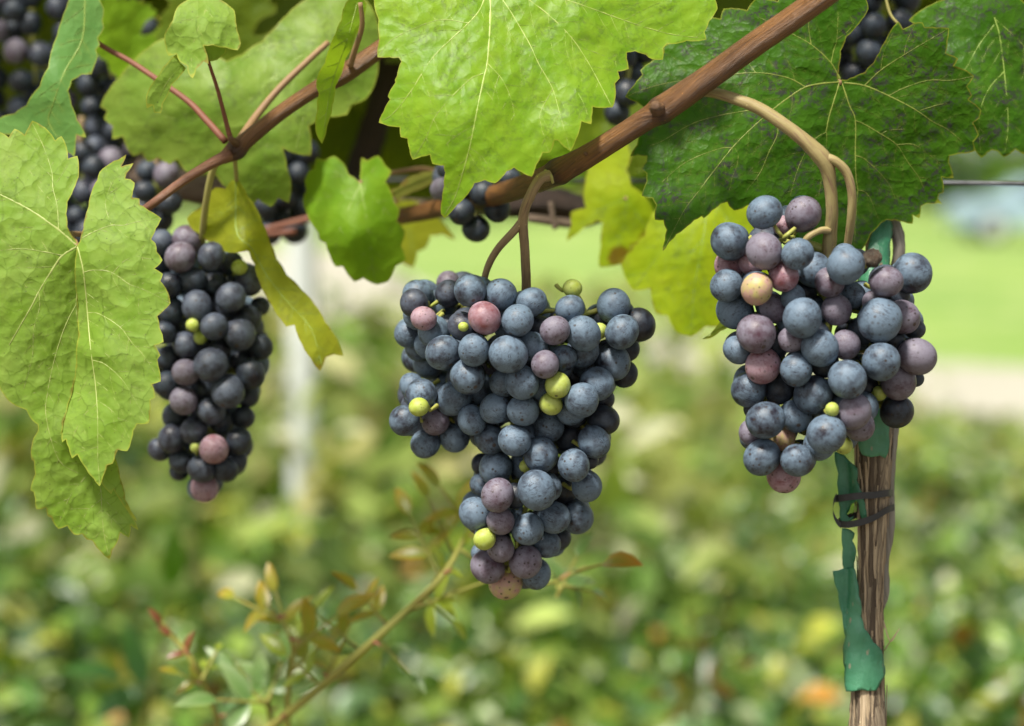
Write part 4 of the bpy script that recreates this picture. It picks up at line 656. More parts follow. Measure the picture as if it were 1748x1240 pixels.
# ------------------------------------------------------------------ shared generic leaves fill the row behind and above
def local_leaf(outline, jx, jy, mat, seed, size):
    ol = [((x - jx), (y - jy)) for x, y in outline]; k = size / max(max(abs(a), abs(b_)) for a, b_ in ol)
    (X, Y, D, F, at, uv), _ = MK(ol, [], [(0, 0, 0), (-150, 100, 14), (150, 100, 10), (0, 260, 12), (120, -100, 8), (-120, -100, 16), (0, 130, -8)], 0.0, 22, seed=seed, wave=2.5)
    me = bpy.data.meshes.new('leaf'); me.from_pydata([(x * k, -dd * k * 3000 * 0.9, -y * k) for x, y, dd in zip(X, Y, D)], [], F); me.polygons.foreach_set('use_smooth', np.ones(len(me.polygons), dtype=bool))
    for nm in ('vein', 'edge', 'blush', 'between'):
        a = me.attributes.new(nm, 'FLOAT', 'POINT'); a.data.foreach_set('value', np.asarray(at[nm] + (0 if nm != 'vein' else 0), np.float32))
    li = np.empty(len(me.loops), dtype=np.int32); me.loops.foreach_get('vertex_index', li); me.uv_layers.new(name='UVMap').data.foreach_set('uv', uv[li].ravel())
    me.materials.append(mat); return me
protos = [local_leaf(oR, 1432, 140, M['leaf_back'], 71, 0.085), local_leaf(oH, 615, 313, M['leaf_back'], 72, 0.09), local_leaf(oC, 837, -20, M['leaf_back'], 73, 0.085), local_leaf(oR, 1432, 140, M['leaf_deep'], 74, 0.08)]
rb = random.Random(11)
def add_back_leaf(p, tilt, yaw, roll, s, proto):
    o = bpy.data.objects.new('leaf', proto); COL.objects.link(o); attach(o, old); o.location = p
    o.rotation_euler = (tilt, roll, yaw); o.scale = (s, s, s)
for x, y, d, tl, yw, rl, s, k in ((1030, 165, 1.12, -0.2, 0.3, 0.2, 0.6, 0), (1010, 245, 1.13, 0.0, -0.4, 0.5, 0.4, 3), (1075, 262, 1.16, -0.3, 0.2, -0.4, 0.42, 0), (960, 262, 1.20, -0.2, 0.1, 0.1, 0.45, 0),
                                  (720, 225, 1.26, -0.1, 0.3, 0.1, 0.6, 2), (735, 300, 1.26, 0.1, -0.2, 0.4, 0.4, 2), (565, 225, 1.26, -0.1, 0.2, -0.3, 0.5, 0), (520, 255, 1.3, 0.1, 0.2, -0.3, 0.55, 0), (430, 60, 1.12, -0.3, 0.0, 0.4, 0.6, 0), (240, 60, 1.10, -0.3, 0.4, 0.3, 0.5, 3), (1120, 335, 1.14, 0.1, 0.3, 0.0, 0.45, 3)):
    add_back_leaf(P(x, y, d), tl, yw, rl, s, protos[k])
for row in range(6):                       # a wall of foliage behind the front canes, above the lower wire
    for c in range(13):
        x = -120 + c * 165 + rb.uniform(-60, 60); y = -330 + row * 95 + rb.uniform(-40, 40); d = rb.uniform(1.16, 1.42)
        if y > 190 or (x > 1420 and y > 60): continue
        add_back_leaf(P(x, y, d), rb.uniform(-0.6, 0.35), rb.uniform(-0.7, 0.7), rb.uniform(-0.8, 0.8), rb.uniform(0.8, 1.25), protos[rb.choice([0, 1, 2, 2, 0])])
for i in range(120):                        # unseen roof of leaves above the picture, added to shade the row
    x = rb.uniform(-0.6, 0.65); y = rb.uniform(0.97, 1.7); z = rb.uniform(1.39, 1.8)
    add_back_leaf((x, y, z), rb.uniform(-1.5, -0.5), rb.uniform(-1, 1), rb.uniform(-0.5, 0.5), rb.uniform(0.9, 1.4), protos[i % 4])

# ------------------------------------------------------------------ grapes
def grape_mesh(name, seed, wrinkle=0.0):
    bm = bmesh.new(); bmesh.ops.create_uvsphere(bm, u_segments=26, v_segments=18, radius=1.0); rg = np.random.default_rng(seed)
    a = rg.uniform(0.95, 1.03, 3) * np.array([1, 1, (1.0, 1.07, 0.94)[seed % 3]])
    for v in bm.verts:
        n = v.co.normalized(); k = 1 + 0.012 * math.sin(3 * n.x + 2 * n.y + seed) + wrinkle * math.sin(9 * n.x + 3 * n.z + seed) * math.cos(8 * n.y + 2 * n.x)
        if n.z < -0.97: k *= 0.985
        v.co = Vector((n.x * a[0], n.y * a[1], n.z * a[2])) * k
    me = bpy.data.meshes.new(name); bm.to_mesh(me); bm.free(); me.polygons.foreach_set('use_smooth', np.ones(len(me.polygons), dtype=bool)); return me
GM = {(k, i): None for k in 'BMDPKGN' for i in range(3)}
for (k, i) in list(GM):
    me = grape_mesh('grape', i + 3); me.materials.append(M['g' + k]); GM[(k, i)] = me
RAISIN = grape_mesh('grape', 9, 0.14); RAISIN.materials.append(M['gR'])
rgp = random.Random(5)
PL = dict(P='pinkish half ripe grape', K='pale blushing half ripe grape', G='small green unripe grape')
def add_grape(p, r, kind, parent):
    me = RAISIN if kind == 'R' else GM[(kind, rgp.randrange(3))]
    o = bpy.data.objects.new('grape', me); COL.objects.link(o); attach(o, parent); o.location = p; o.scale = (r, r, r)
    o.rotation_euler = (rgp.uniform(-0.9, 0.9) - 0.35, rgp.uniform(-0.9, 0.9), rgp.uniform(0, 6.28))
    if kind in PL: o['label'] = PL[kind]
    if kind == 'R': o['label'] = 'shrivelled brown grape'
    return o
def cluster(label, grapes, d_axis, depth_k, top, group='bunches of dark grapes', fill=45, maxdep=0.05, seed=1, back=0.03):
    """grapes: (px, py, r_px, kind) ordered front first; depth from a rounded body plus non-overlap packing"""
    g = np.array([q[:3] for q in grapes], float); kinds = [q[3] for q in grapes]; n = len(g); s = d_axis / FPX; rg = np.random.default_rng(seed)
    t = thing('grape_bunch', P(*top, d_axis), label, 'grape bunch', group); z = np.zeros(n); axis = []
    for i in range(n):
        k = np.abs(g[:, 1] - g[i, 1]) < 55; x0, x1 = (g[k, 0] - g[k, 2]).min(), (g[k, 0] + g[k, 2]).max(); cx, hw = (x0 + x1) / 2, (x1 - x0) / 2
        tt = min(1, abs(g[i, 0] - cx) / (hw - g[i, 2] * 0.7 + 1e-6)); z[i] = d_axis - min(hw * s * depth_k, maxdep) * math.sqrt(max(0, 1 - tt * tt))
        for j in range(i):
            d2 = math.hypot(g[i, 0] - g[j, 0], g[i, 1] - g[j, 1]) * s; R = (g[i, 2] + g[j, 2]) * s * 0.96
            if d2 < R: z[i] = max(z[i], z[j] + math.sqrt(R * R - d2 * d2))
    for i in range(n):      # pull the deep ones forward until they touch something again
        z[i] = min(z[i], d_axis + back + 0.005)
    pts = [P(g[i, 0], g[i, 1], z[i]) for i in range(n)]; rr = [g[i, 2] * z[i] / FPX for i in range(n)]
    allp, allr = list(pts), list(rr)
    for i in range(n): add_grape(pts[i], rr[i], kinds[i], t)
    tries = added = 0; AP = np.array([list(q) for q in allp]); AR = np.array(allr); angs = np.linspace(0, 6.28, 9)[:-1]
    while added < fill and tries < fill * 80:
        tries += 1; i = rg.integers(n); x, y = g[i, :2] + rg.normal(size=2) * 14; r = rg.uniform(24, 29)
        if not (np.hypot(x - g[:, 0], y - g[:, 1]) < g[:, 2] * 0.75).any(): continue
        rx, ry = x + r * 0.9 * np.cos(angs), y + r * 0.9 * np.sin(angs)
        if (np.hypot(rx[:, None] - g[None, :, 0], ry[:, None] - g[None, :, 1]) < g[None, :, 2]).any(1).sum() < 7: continue
        dd = rg.uniform(z[i] + 0.006, max(z[i] + 0.012, d_axis + back)); p = P(x, y, dd); rw = r * dd / FPX
        if (np.linalg.norm(AP - np.array(p), axis=1) > (rw + AR) * 0.86).all():
            add_grape(p, rw, 'B' if rg.random() < 0.6 else 'N', t); allp.append(p); allr.append(rw); added += 1
            AP = np.vstack([AP, np.array(p)]); AR = np.append(AR, rw)
    # rachis: axis plus one pedicel per grape
    ys = np.linspace(g[:, 1].min(), g[:, 1].max() - 20, 9); ax = [(top[0], top[1])]
    for y in ys[1:]:
        k = np.abs(g[:, 1] - y) < 60; ax.append((np.average(g[k, 0]) if k.any() else ax[-1][0], y))
    axp = [P(x, y, d_axis) for x, y in ax]; parts = []
    v, f, uv, _ = tube([(*p, 0.0022 - 0.0016 * i / len(axp)) for i, p in enumerate(axp)], 7, 5); parts.append((v, f, uv))
    for p, r in zip(allp, allr):
        tgt = min(axp, key=lambda q: (q + Vector((0, 0, 0.012)) - p).length); dr = (tgt - p).normalized(); dr = (dr + CF * 0.8 + Vector((0, 0, 0.25))).normalized(); a = p + dr * r * 0.97; tgt = a + dr * min(0.009, (tgt - a).length)
        mid = a.lerp(tgt, 0.4) + Vector((0, 0, -0.002)); v, f, uv, _ = tube([(*(p + dr * r * 0.9), 0.0017), (*(a + dr * 0.001), 0.0013), (*(a + dr * 0.0025), 0.0008), (*mid, 0.0008), (*tgt, 0.0011)], 6, 2, cap=False); parts.append((v, f, uv))
    v, f, uv = merge(parts); mesh_obj('rachis', v, f, M['rachis'], t, uv=uv)
    return t
def T(ox, oy, k, rows): return [(ox + u / k, oy + v / k, r / k * 1.03, c) for u, v, r, c in rows]

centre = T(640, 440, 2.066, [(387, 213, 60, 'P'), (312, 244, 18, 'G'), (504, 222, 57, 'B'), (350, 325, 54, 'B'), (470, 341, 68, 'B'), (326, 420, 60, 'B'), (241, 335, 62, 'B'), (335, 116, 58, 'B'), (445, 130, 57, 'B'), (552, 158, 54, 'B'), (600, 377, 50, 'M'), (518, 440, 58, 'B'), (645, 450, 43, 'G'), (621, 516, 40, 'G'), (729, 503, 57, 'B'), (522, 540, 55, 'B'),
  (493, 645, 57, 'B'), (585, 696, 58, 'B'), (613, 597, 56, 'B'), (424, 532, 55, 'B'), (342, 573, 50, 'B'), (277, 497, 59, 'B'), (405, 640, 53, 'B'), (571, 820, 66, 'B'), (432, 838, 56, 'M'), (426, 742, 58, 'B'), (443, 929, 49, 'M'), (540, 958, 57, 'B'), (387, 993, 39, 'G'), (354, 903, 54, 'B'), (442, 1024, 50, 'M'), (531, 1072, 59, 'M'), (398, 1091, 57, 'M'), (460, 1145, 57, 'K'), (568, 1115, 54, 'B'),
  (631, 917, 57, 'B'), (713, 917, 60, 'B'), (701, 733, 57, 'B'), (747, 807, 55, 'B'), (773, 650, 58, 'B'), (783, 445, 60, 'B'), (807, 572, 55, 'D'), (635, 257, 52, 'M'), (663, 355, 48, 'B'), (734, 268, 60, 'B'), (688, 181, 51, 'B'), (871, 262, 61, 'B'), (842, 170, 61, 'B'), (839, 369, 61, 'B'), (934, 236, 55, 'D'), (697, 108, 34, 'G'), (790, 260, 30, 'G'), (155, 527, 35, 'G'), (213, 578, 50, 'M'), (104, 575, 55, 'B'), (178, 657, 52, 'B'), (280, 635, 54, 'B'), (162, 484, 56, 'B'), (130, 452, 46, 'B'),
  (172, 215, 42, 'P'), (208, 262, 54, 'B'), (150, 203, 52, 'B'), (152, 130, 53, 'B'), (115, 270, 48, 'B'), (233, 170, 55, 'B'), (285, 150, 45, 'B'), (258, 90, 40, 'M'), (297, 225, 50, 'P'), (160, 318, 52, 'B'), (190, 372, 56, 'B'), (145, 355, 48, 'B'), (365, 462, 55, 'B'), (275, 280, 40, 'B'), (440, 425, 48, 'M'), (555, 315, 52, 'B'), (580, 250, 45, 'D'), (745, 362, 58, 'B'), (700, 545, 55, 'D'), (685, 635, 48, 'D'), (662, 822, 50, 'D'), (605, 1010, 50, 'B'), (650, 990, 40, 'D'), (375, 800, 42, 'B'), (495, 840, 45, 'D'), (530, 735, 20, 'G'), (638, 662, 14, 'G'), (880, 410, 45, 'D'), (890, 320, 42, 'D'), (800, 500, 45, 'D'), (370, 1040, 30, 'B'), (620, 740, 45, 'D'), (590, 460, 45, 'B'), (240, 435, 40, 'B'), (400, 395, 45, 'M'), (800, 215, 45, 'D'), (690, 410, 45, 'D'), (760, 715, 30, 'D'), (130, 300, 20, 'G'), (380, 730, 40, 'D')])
tc_ = cluster('largest bunch of blue grey grapes hanging sharp in the middle', centre, 0.905, 0.75, (880, 500), fill=120, maxdep=0.036, seed=2)
tube_obj('peduncle', [(938, 300, 0.868, 10), (922, 306, 0.866, 9), (905, 335, 0.868, 8.5), (893, 372, 0.875, 8.5), (896, 430, 0.885, 8), (898, 500, 0.9, 8), (890, 560, 0.905, 7)], M['peduncle_grey'], tc_, nseg=14, nsub=7, ridge=0.05, rough=0.012)
tube_obj('peduncle', [(897, 368, 0.876, 6.5), (880, 392, 0.878, 7), (850, 425, 0.885, 6.5), (832, 458, 0.892, 6), (822, 500, 0.9, 5)], M['peduncle_grey'], tc_, nseg=12, nsub=7, ridge=0.03)
tube_obj('side_stem', [(905, 545, 0.905, 4), (935, 531, 0.9, 4), (985, 538, 0.9, 4), (1020, 530, 0.9, 4.5), (1040, 528, 0.905, 4)], M['rachis'], tc_, nseg=9)
tube_obj('side_stem', [(977, 490, 0.905, 2.5), (992, 512, 0.9, 2.5), (1000, 535, 0.9, 3)], M['rachis'], tc_, nseg=8)

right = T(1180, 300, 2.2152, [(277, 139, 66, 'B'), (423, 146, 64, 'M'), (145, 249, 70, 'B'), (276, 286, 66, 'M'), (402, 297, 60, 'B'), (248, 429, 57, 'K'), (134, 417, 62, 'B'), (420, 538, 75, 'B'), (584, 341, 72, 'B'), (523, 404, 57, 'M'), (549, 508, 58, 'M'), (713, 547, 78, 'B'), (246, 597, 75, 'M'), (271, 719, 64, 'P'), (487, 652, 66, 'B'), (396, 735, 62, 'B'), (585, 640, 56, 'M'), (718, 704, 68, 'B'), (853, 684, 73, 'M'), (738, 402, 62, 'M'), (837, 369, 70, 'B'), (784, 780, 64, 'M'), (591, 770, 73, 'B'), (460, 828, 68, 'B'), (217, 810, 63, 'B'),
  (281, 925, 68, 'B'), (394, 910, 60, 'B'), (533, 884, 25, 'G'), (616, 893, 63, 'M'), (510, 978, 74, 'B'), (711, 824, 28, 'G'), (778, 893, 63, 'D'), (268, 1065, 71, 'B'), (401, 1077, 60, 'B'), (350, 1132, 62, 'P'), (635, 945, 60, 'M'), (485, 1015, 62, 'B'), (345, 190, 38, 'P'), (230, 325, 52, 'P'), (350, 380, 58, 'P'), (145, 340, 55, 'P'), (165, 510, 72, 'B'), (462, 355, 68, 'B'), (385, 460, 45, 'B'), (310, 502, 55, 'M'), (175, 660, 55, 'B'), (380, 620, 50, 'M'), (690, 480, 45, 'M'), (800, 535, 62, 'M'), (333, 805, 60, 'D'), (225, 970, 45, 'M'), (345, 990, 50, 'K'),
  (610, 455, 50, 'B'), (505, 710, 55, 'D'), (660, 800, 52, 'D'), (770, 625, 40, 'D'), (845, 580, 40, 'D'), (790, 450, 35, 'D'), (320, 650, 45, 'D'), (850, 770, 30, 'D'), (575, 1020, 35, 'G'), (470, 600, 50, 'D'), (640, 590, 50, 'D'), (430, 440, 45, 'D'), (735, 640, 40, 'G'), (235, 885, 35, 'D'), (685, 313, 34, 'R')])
tr_ = cluster('right bunch of blue and reddish grapes in front of the dark leaf', right, 0.868, 0.7, (1418, 430), fill=80, maxdep=0.030, seed=3, back=0.018)
tube_obj('peduncle', [(1180, 158, 0.868, 8), (1215, 158, 0.862, 9), (1260, 171, 0.856, 10), (1300, 188, 0.853, 11), (1350, 222, 0.850, 11.5), (1390, 256, 0.850, 13), (1410, 282, 0.851, 13), (1417, 320, 0.854, 11), (1420, 365, 0.858, 10.5), (1416, 410, 0.864, 11), (1412, 450, 0.868, 11)], M['peduncle'], tr_, nseg=16, nsub=8, ridge=0.05, rough=0.012, nodes=((5.6, 0.14, 0.006), (9.0, 0.14, 0.003)))
tube_obj('peduncle', [(1402, 268, 0.850, 9), (1425, 275, 0.849, 8), (1445, 295, 0.850, 8), (1454, 330, 0.852, 7.5), (1453, 370, 0.856, 7.5), (1448, 410, 0.862, 7), (1440, 450, 0.868, 6)], M['peduncle'], tr_, nseg=14, nsub=8, ridge=0.05, rough=0.012)
tube_obj('side_stem', [(1416, 394, 0.860, 7), (1400, 394, 0.858, 6), (1380, 405, 0.857, 6), (1365, 425, 0.860, 5)], M['peduncle'], tr_, nseg=12)
tube_obj('side_stem', [(1330, 412, 0.855, 4), (1343, 402, 0.850, 4), (1357, 390, 0.852, 3.5)], M['rachis'], tr_, nseg=8)
tube_obj('side_stem', [(1340, 410, 0.855, 3.5), (1330, 398, 0.850, 3.5), (1322, 385, 0.852, 3)], M['rachis'], tr_, nseg=8)

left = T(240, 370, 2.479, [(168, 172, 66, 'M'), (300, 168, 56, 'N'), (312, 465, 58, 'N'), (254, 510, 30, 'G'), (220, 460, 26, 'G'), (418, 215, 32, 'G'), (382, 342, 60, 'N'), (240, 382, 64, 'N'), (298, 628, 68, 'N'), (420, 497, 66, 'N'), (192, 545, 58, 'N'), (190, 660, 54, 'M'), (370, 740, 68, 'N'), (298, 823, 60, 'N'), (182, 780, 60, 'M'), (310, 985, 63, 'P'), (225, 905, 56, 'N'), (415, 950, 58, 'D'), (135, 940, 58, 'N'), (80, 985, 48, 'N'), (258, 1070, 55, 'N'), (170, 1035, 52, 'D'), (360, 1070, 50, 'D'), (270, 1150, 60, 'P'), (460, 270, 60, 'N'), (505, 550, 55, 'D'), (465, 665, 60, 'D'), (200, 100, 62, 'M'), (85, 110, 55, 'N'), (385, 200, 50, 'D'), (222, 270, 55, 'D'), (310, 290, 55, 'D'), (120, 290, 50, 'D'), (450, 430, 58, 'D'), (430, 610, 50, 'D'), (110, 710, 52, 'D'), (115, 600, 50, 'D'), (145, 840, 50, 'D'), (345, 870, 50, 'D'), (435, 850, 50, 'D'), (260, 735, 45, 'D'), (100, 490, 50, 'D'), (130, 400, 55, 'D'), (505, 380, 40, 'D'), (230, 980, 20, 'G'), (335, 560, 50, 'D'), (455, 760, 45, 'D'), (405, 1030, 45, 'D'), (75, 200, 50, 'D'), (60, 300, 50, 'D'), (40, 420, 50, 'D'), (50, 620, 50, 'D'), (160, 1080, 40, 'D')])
tl_ = cluster('slender bunch of dark grapes half hidden by the left leaf', left, 0.985, 0.8, (345, 400), fill=90, maxdep=0.03, seed=4)
tube_obj('peduncle', [(375, 268, 0.94, 6), (362, 295, 0.945, 6), (352, 345, 0.955, 6), (346, 400, 0.97, 6), (345, 440, 0.985, 5)], M['petiole_green'], tl_, nseg=12)

small = T(640, 200, 4, [(590, 650, 92, 'D'), (735, 515, 88, 'D'), (690, 765, 93, 'D'), (835, 632, 92, 'D'), (455, 490, 78, 'M'), (920, 420, 80, 'D'), (800, 560, 70, 'D'), (600, 480, 80, 'D'), (860, 330, 75, 'D'), (500, 360, 75, 'D'), (720, 330, 80, 'D')])
ts_ = cluster('small cluster of near black grapes under the centre leaf', small, 0.99, 0.7, (800, 270), fill=4, seed=5)
tube_obj('peduncle', [(850, 300, 0.97, 5), (820, 290, 0.98, 5), (800, 300, 0.99, 5)], M['peduncle_grey'], ts_, nseg=8)

def back_cluster(label, cx, cy, hw, hh, d, n, seed, kinds='NNDDDDM'):
    rg = random.Random(seed); out = []
    for k in range(4000):
        if len(out) >= n: break
        x, y = cx + rg.uniform(-hw, hw), cy + rg.uniform(-hh, hh); f = (y - cy + hh) / (2 * hh); w = hw * (1 - 0.55 * f ** 1.5)
        if abs(x - cx) > w: continue
        r = rg.uniform(24, 29) * 0.9 / d
        if all(math.hypot(x - a, y - b_) > 0.72 * (r + c) for a, b_, c, _ in out): out.append((x, y, r, rg.choice(kinds)))
    t = cluster(label, out, d, 0.7, (cx, cy - hh), fill=10, seed=seed)
    tube_obj('peduncle', [(cx, cy - hh - 60, d, 6), (cx - 4, cy - hh - 20, d, 6), (cx, cy - hh + 20, d, 5)], M['peduncle_grey'], t, nseg=8)
back_cluster('blurred dark bunch in the upper left corner behind the twisted leaf', 55, 130, 95, 190, 1.17, 42, 31)
back_cluster('blurred dark bunch right of the twisted leaf above the cordon', 195, 150, 60, 170, 1.15, 34, 32)
back_cluster('blurred dark bunch showing in the notch of the left leaf', 140, 370, 55, 110, 1.13, 22, 33)
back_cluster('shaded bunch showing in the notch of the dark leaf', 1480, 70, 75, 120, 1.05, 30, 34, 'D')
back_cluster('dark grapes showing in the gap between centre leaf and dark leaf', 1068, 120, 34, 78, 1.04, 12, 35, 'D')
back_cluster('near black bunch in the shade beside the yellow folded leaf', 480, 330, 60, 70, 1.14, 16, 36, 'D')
back_cluster('dark grapes half hidden behind the slender cane at left', 270, 335, 40, 45, 1.08, 9, 37)

# ------------------------------------------------------------------ shaggy vine trunk with green sleeve, black tie and dry cane
XT = lambda y: 1492 - (y - 700) * 0.022
RT = lambda y: 26 + 5 * math.sin(y * 0.011)
DT = 0.912
vt = thing('grape_vine', (P(1480, 1240, DT).x, P(1480, 1240, DT).y, 0), 'upright vine trunk with shaggy fibrous bark below the right bunch', 'grape vine', 'grape vines')
barkT = bark_mat('shaggy_bark', (0.21, 0.155, 0.10), (0.46, 0.37, 0.25), (0.06, 0.04, 0.025), along=(7, 0.25), bump=0.0022, rough=0.85)
pb = P(1480, 1240, DT)
pth = [(pb.x - 0.004, pb.y + 0.002, zz, rr) for zz, rr in ((0.0, 0.010), (0.3, 0.009), (0.6, 0.0082), (0.85, 0.0075), (pb.z - 0.06, 0.0072))] + [(*P(XT(y), y, DT + max(0, 480 - y) * 0.00014), RT(y) * DT / FPX) for y in range(1260, 310, -60)]
v, f, uv, dk = tube(pth, 30, 7, ridge=0.09, rough=0.025, seed=8); mesh_obj('trunk', v, f, barkT, vt, uv=uv, attrs={'dark': dk})
strips = [bark_mat('bark_strip_%s' % n, a, b_, c, along=(9, 0.3), bump=0.0008, rough=0.85) for n, a, b_, c in (('pale', (0.40, 0.30, 0.19), (0.55, 0.44, 0.29), (0.24, 0.16, 0.10)), ('brown', (0.29, 0.21, 0.13), (0.44, 0.34, 0.21), (0.13, 0.085, 0.05)), ('grey', (0.06, 0.04, 0.025), (0.15, 0.11, 0.07), (0.04, 0.025, 0.015)))]
rs = random.Random(3)
for i in range(80):
    y0 = rs.uniform(660, 1200); ln = rs.uniform(60, 230); th = rs.uniform(-1.5, 1.5); w = rs.uniform(1.4, 5.0); V, F, UV = [], [], []; n = 12; lift = rs.uniform(0.5, 2.5)
    for k in range(n + 1):
        y = min(y0 + ln * k / n, 1300); R = RT(y) + 0.8 + lift * (0.3 + abs(k / n - 0.5) ** 2 * 5) ; a = th + 0.035 * math.sin(k * 0.8 + i) + 0.1 * (k / n); ww = w * (0.35 + 0.65 * math.sin(math.pi * (k + 0.6) / (n + 1.2)))
        for j, (s_, up) in enumerate(((-1, 0), (0, 1.3), (1, 0))):
            aa = a + s_ * ww / R; V.append(P(XT(y) + (R + up) * math.sin(aa), y, DT - (R + up) * math.cos(aa) * DT / FPX)); UV.append((j * 0.05 + i, k * ln / n * 0.028))
    for k in range(n):
        for j in range(2): F.append((3*k + j, 3*k + j + 1, 3*k + j + 4, 3*k + j + 3))
    mesh_obj('bark_strip', V, F, strips[i % 3], vt, uv=UV)
tube_obj('root_hair', [(1508, 1060, DT - 0.005, 1.2), (1520, 1095, DT - 0.012, 1.0), (1534, 1075, DT - 0.014, 0.8)], strips[0], vt, nseg=6)
tube_obj('root_hair', [(1510, 1110, DT - 0.005, 1.2), (1522, 1092, DT - 0.012, 0.9), (1536, 1073, DT - 0.014, 0.6)], strips[0], vt, nseg=6)

GREEN = NB('green_plastic'); _ob = GREEN.new('ShaderNodeTexCoord').outputs['Object']
_c = GREEN.mix(GREEN.ramp(GREEN.noise(_ob, 60, 3), 0.35, 0.7), (0.030, 0.165, 0.080), (0.075, 0.25, 0.135)); _c = GREEN.mix(GREEN.ramp(GREEN.voro(GREEN.mapping(_ob, (1, 1, 0.5)), 210), 0.10, 0.17, 0.8, 0), _c, (0.26, 0.24, 0.16))
GREEN.l.new(GREEN.mix(GREEN.ramp(GREEN.noise(_ob, 130, 4, 0.7), 0.6, 0.75, 0, 0.35), _c, (0.12, 0.15, 0.10)), GREEN.b.inputs['Base Color']); GREEN.b.inputs['Roughness'].default_value = 0.36; GREEN.l.new(GREEN.bump(GREEN.math('ADD', GREEN.noise(GREEN.mapping(_ob, (1, 1, 0.3)), 120, 3), GREEN.math('MULTIPLY', GREEN.noise(_ob, 420, 4, 0.7), 0.25)), 0.0016), GREEN.b.inputs['Normal']); GREEN = GREEN.m
def sleeve(outline, label, bulge=3.0, cx=None, seed=0, name='vine_sleeve'):
    (X, Y, D, F, at, uv), _ = MK(outline, [], [(0, 0, 0), (100, 0, 0), (0, 100, 0)], 0.0, 5, seed=seed, wave=0.0, pill=0)
    xc = np.array([cx(y) if cx else XT(y) for y in Y]); R = np.array([RT(y) for y in Y]) + bulge; u = np.clip((X - xc) / (R * 1.22), -1.05, 1.05)
    dp = DT - (R + 1.5 + 4.0 * wavy(X, Y, 45, seed) ) * np.sqrt(np.clip(1.12 - u * u, 0.0, 1)) * DT / FPX
    RTv = np.array([RT(y) for y in Y]); xt = np.array([XT(y) for y in Y]); tf = DT - np.sqrt(np.clip((RTv * 1.08) ** 2 - (X - xt) ** 2, 0, None)) * DT / FPX; k = np.abs(X - xt) < RTv * 1.05
    dp = np.where(k, np.minimum(dp, tf - 0.0009), dp) + np.clip(480 - Y, 0, None) * 0.00014
    o = mesh_obj(name, PN(X, Y, dp), F, GREEN); m = o.modifiers.new('thickness', 'SOLIDIFY'); m.thickness = 0.0008; m.offset = 0
    return tag(o, label, 'plastic sleeve', 'torn green sleeve pieces on the trunk')
kz = 866 / 370.0
sleeve(Z(1350, 680, (175, 215), (205, 222), (235, 255), (265, 285), (262, 330), (275, 360), (290, 400), (298, 440), (305, 478), (285, 485), (272, 420), (262, 408), (240, 425), (222, 465), (232, 478), (250, 472), (245, 488), (215, 500), (198, 492), (196, 440), (190, 380), (190, 300), k=kz), 'green plastic scrap held under the black tie on the trunk', 2.5, seed=81)
sleeve(Z(1350, 680, (205, 520), (240, 528), (252, 540), (245, 570), (258, 610), (250, 660), (248, 690), (212, 690), (208, 600), k=kz), 'narrow green plastic strip just below the black tie', 2.0, seed=82)
sleeve(Z(1350, 680, (168, 690), (190, 688), (210, 680), (250, 676), (262, 720), (272, 790), (282, 830), (280, 870), (292, 920), (330, 975), (362, 1010), (370, 1060), (376, 1100), (355, 1140), (340, 1168), (280, 1165), (222, 1172), (218, 1080), (212, 1030), (220, 950), (205, 860), (190, 780), k=kz), 'largest curled green plastic piece at the bottom of the trunk', 4.0, seed=83, cx=lambda y: XT(y) - 5)
sleeve(Z(1350, 680, (270, 170), (300, 130), (320, 60), (330, -10), (375, -40), (385, 60), (390, 140), (388, 215), (375, 240), (355, 228), (320, 235), (285, 225), (272, 195), k=kz), 'green plastic piece on the trunk just under the right bunch', 3.5, seed=84, cx=lambda y: XT(y) + 3)
sleeve([(1462, 500), (1482, 430), (1490, 392), (1496, 340), (1522, 340), (1518, 420), (1514, 470), (1508, 520), (1490, 560), (1470, 560)], 'dark green plastic at the top of the trunk below the dark leaf', 3.0, seed=85)

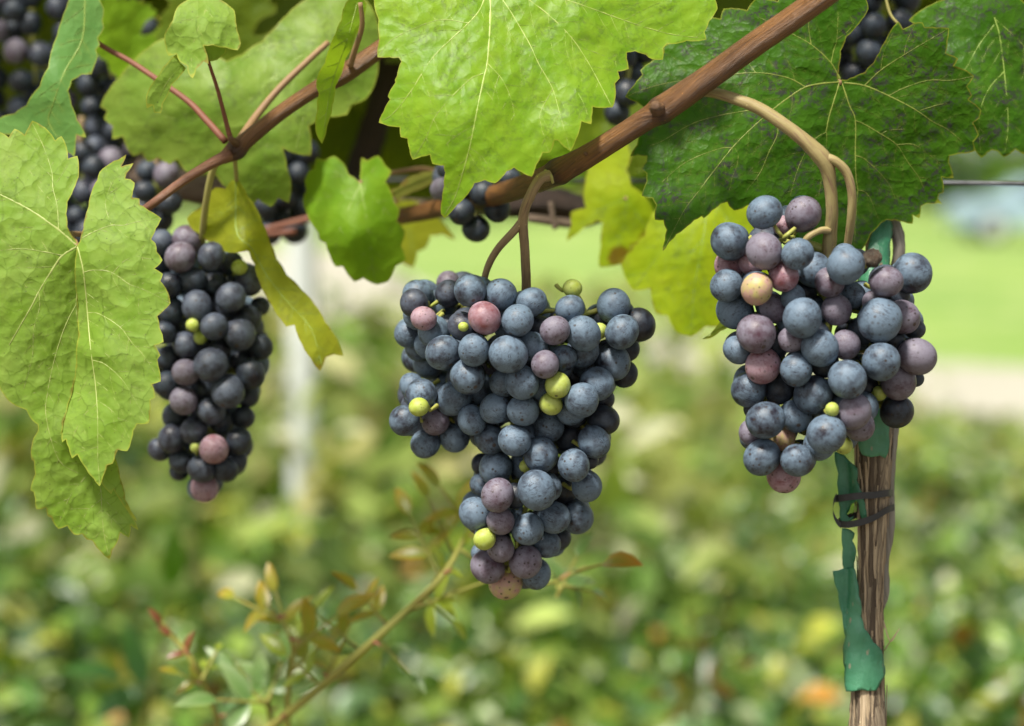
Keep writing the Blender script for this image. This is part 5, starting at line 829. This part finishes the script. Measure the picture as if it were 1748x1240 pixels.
RUB = simple_mat('black_rubber', (0.018, 0.018, 0.019), 0.5, (0.04, 0.04, 0.042), 90, 0.0003)
def band(path, h, th, name='tie_band', parent=None):
    q = catmull([(x, y, o) for x, y, o in path], 8); V, F = [], []; n = len(q)
    for i, (x, y, o) in enumerate(q):
        for dy, do in ((-h, -th), (h, -th), (h, th), (-h, th)): V.append(P(x, y + dy, DT + (o + do) * DT / FPX))
    for i in range(n - 1):
        for k in range(4): F.append((4*i + k, 4*i + (k+1) % 4, 4*i + 4 + (k+1) % 4, 4*i + 4 + k))
    F += [(3, 2, 1, 0), tuple(4*(n-1) + k for k in range(4))]
    return mesh_obj(name, V, F, RUB, parent, smooth=False)
tie = thing('rubber_tie', P(1475, 870, DT), 'black rubber tie wrapped twice round the trunk', 'tie')
band([(1524, 842, 6), (1516, 842, -22), (1495, 845, -37), (1465, 847, -40), (1440, 850, -30), (1426, 852, -8), (1430, 850, 20), (1455, 846, 34), (1490, 843, 36), (1518, 842, 20)], 5.8, 2.0, parent=tie)
band([(1527, 866, -4), (1514, 871, -24), (1492, 884, -38), (1465, 893, -41), (1444, 896, -32), (1431, 893, -8), (1436, 888, 22), (1460, 880, 35), (1495, 870, 36), (1522, 864, 18)], 5.8, 2.0, parent=tie)
band([(1428, 846, -16), (1423, 858, -18), (1422, 874, -18), (1427, 888, -18), (1436, 898, -20)], 5.0, 2.6, 'tie_link', tie)
DRY = bark_mat('dry_grey_cane', (0.20, 0.18, 0.15), (0.34, 0.31, 0.26), (0.12, 0.10, 0.08), along=(5, 0.3), bump=0.0004, rough=0.8)
tag(tube_obj('dry_cane', [(1500, 300, 0.927, 9), (1518, 360, 0.924, 10), (1532, 400, 0.922, 11), (1534, 435, 0.922, 10.5), (1527, 480, 0.924, 10), (1524, 600, 0.927, 9), (1528, 700, 0.922, 9), (1520, 760, 0.917, 11), (1516, 830, 0.919, 10), (1516, 900, 0.919, 11), (1509, 960, 0.919, 8), (1510, 1010, 0.918, 8), (1502, 1050, 0.919, 3)], DRY, nseg=14, nsub=7, ridge=0.12, rough=0.03), 'dry grey cane lying against the right side of the trunk', 'dry cane')
WIRE = simple_mat('galvanised_wire', (0.10, 0.105, 0.115), 0.45, (0.05, 0.05, 0.055), 150); WIRE.node_tree.nodes['Principled BSDF'].inputs['Metallic'].default_value = 0.6
tag(tube_obj('trellis_wire', [(-300, 302, 1.30, 4), (400, 306, 1.22, 4), (1080, 309, 1.10, 4), (1400, 311, 1.03, 4), (1700, 313.5, 0.985, 4.3), (2100, 316, 0.95, 4.3)], WIRE, nseg=10, nsub=4), 'thin grey trellis wire running out at the right edge', 'wire')
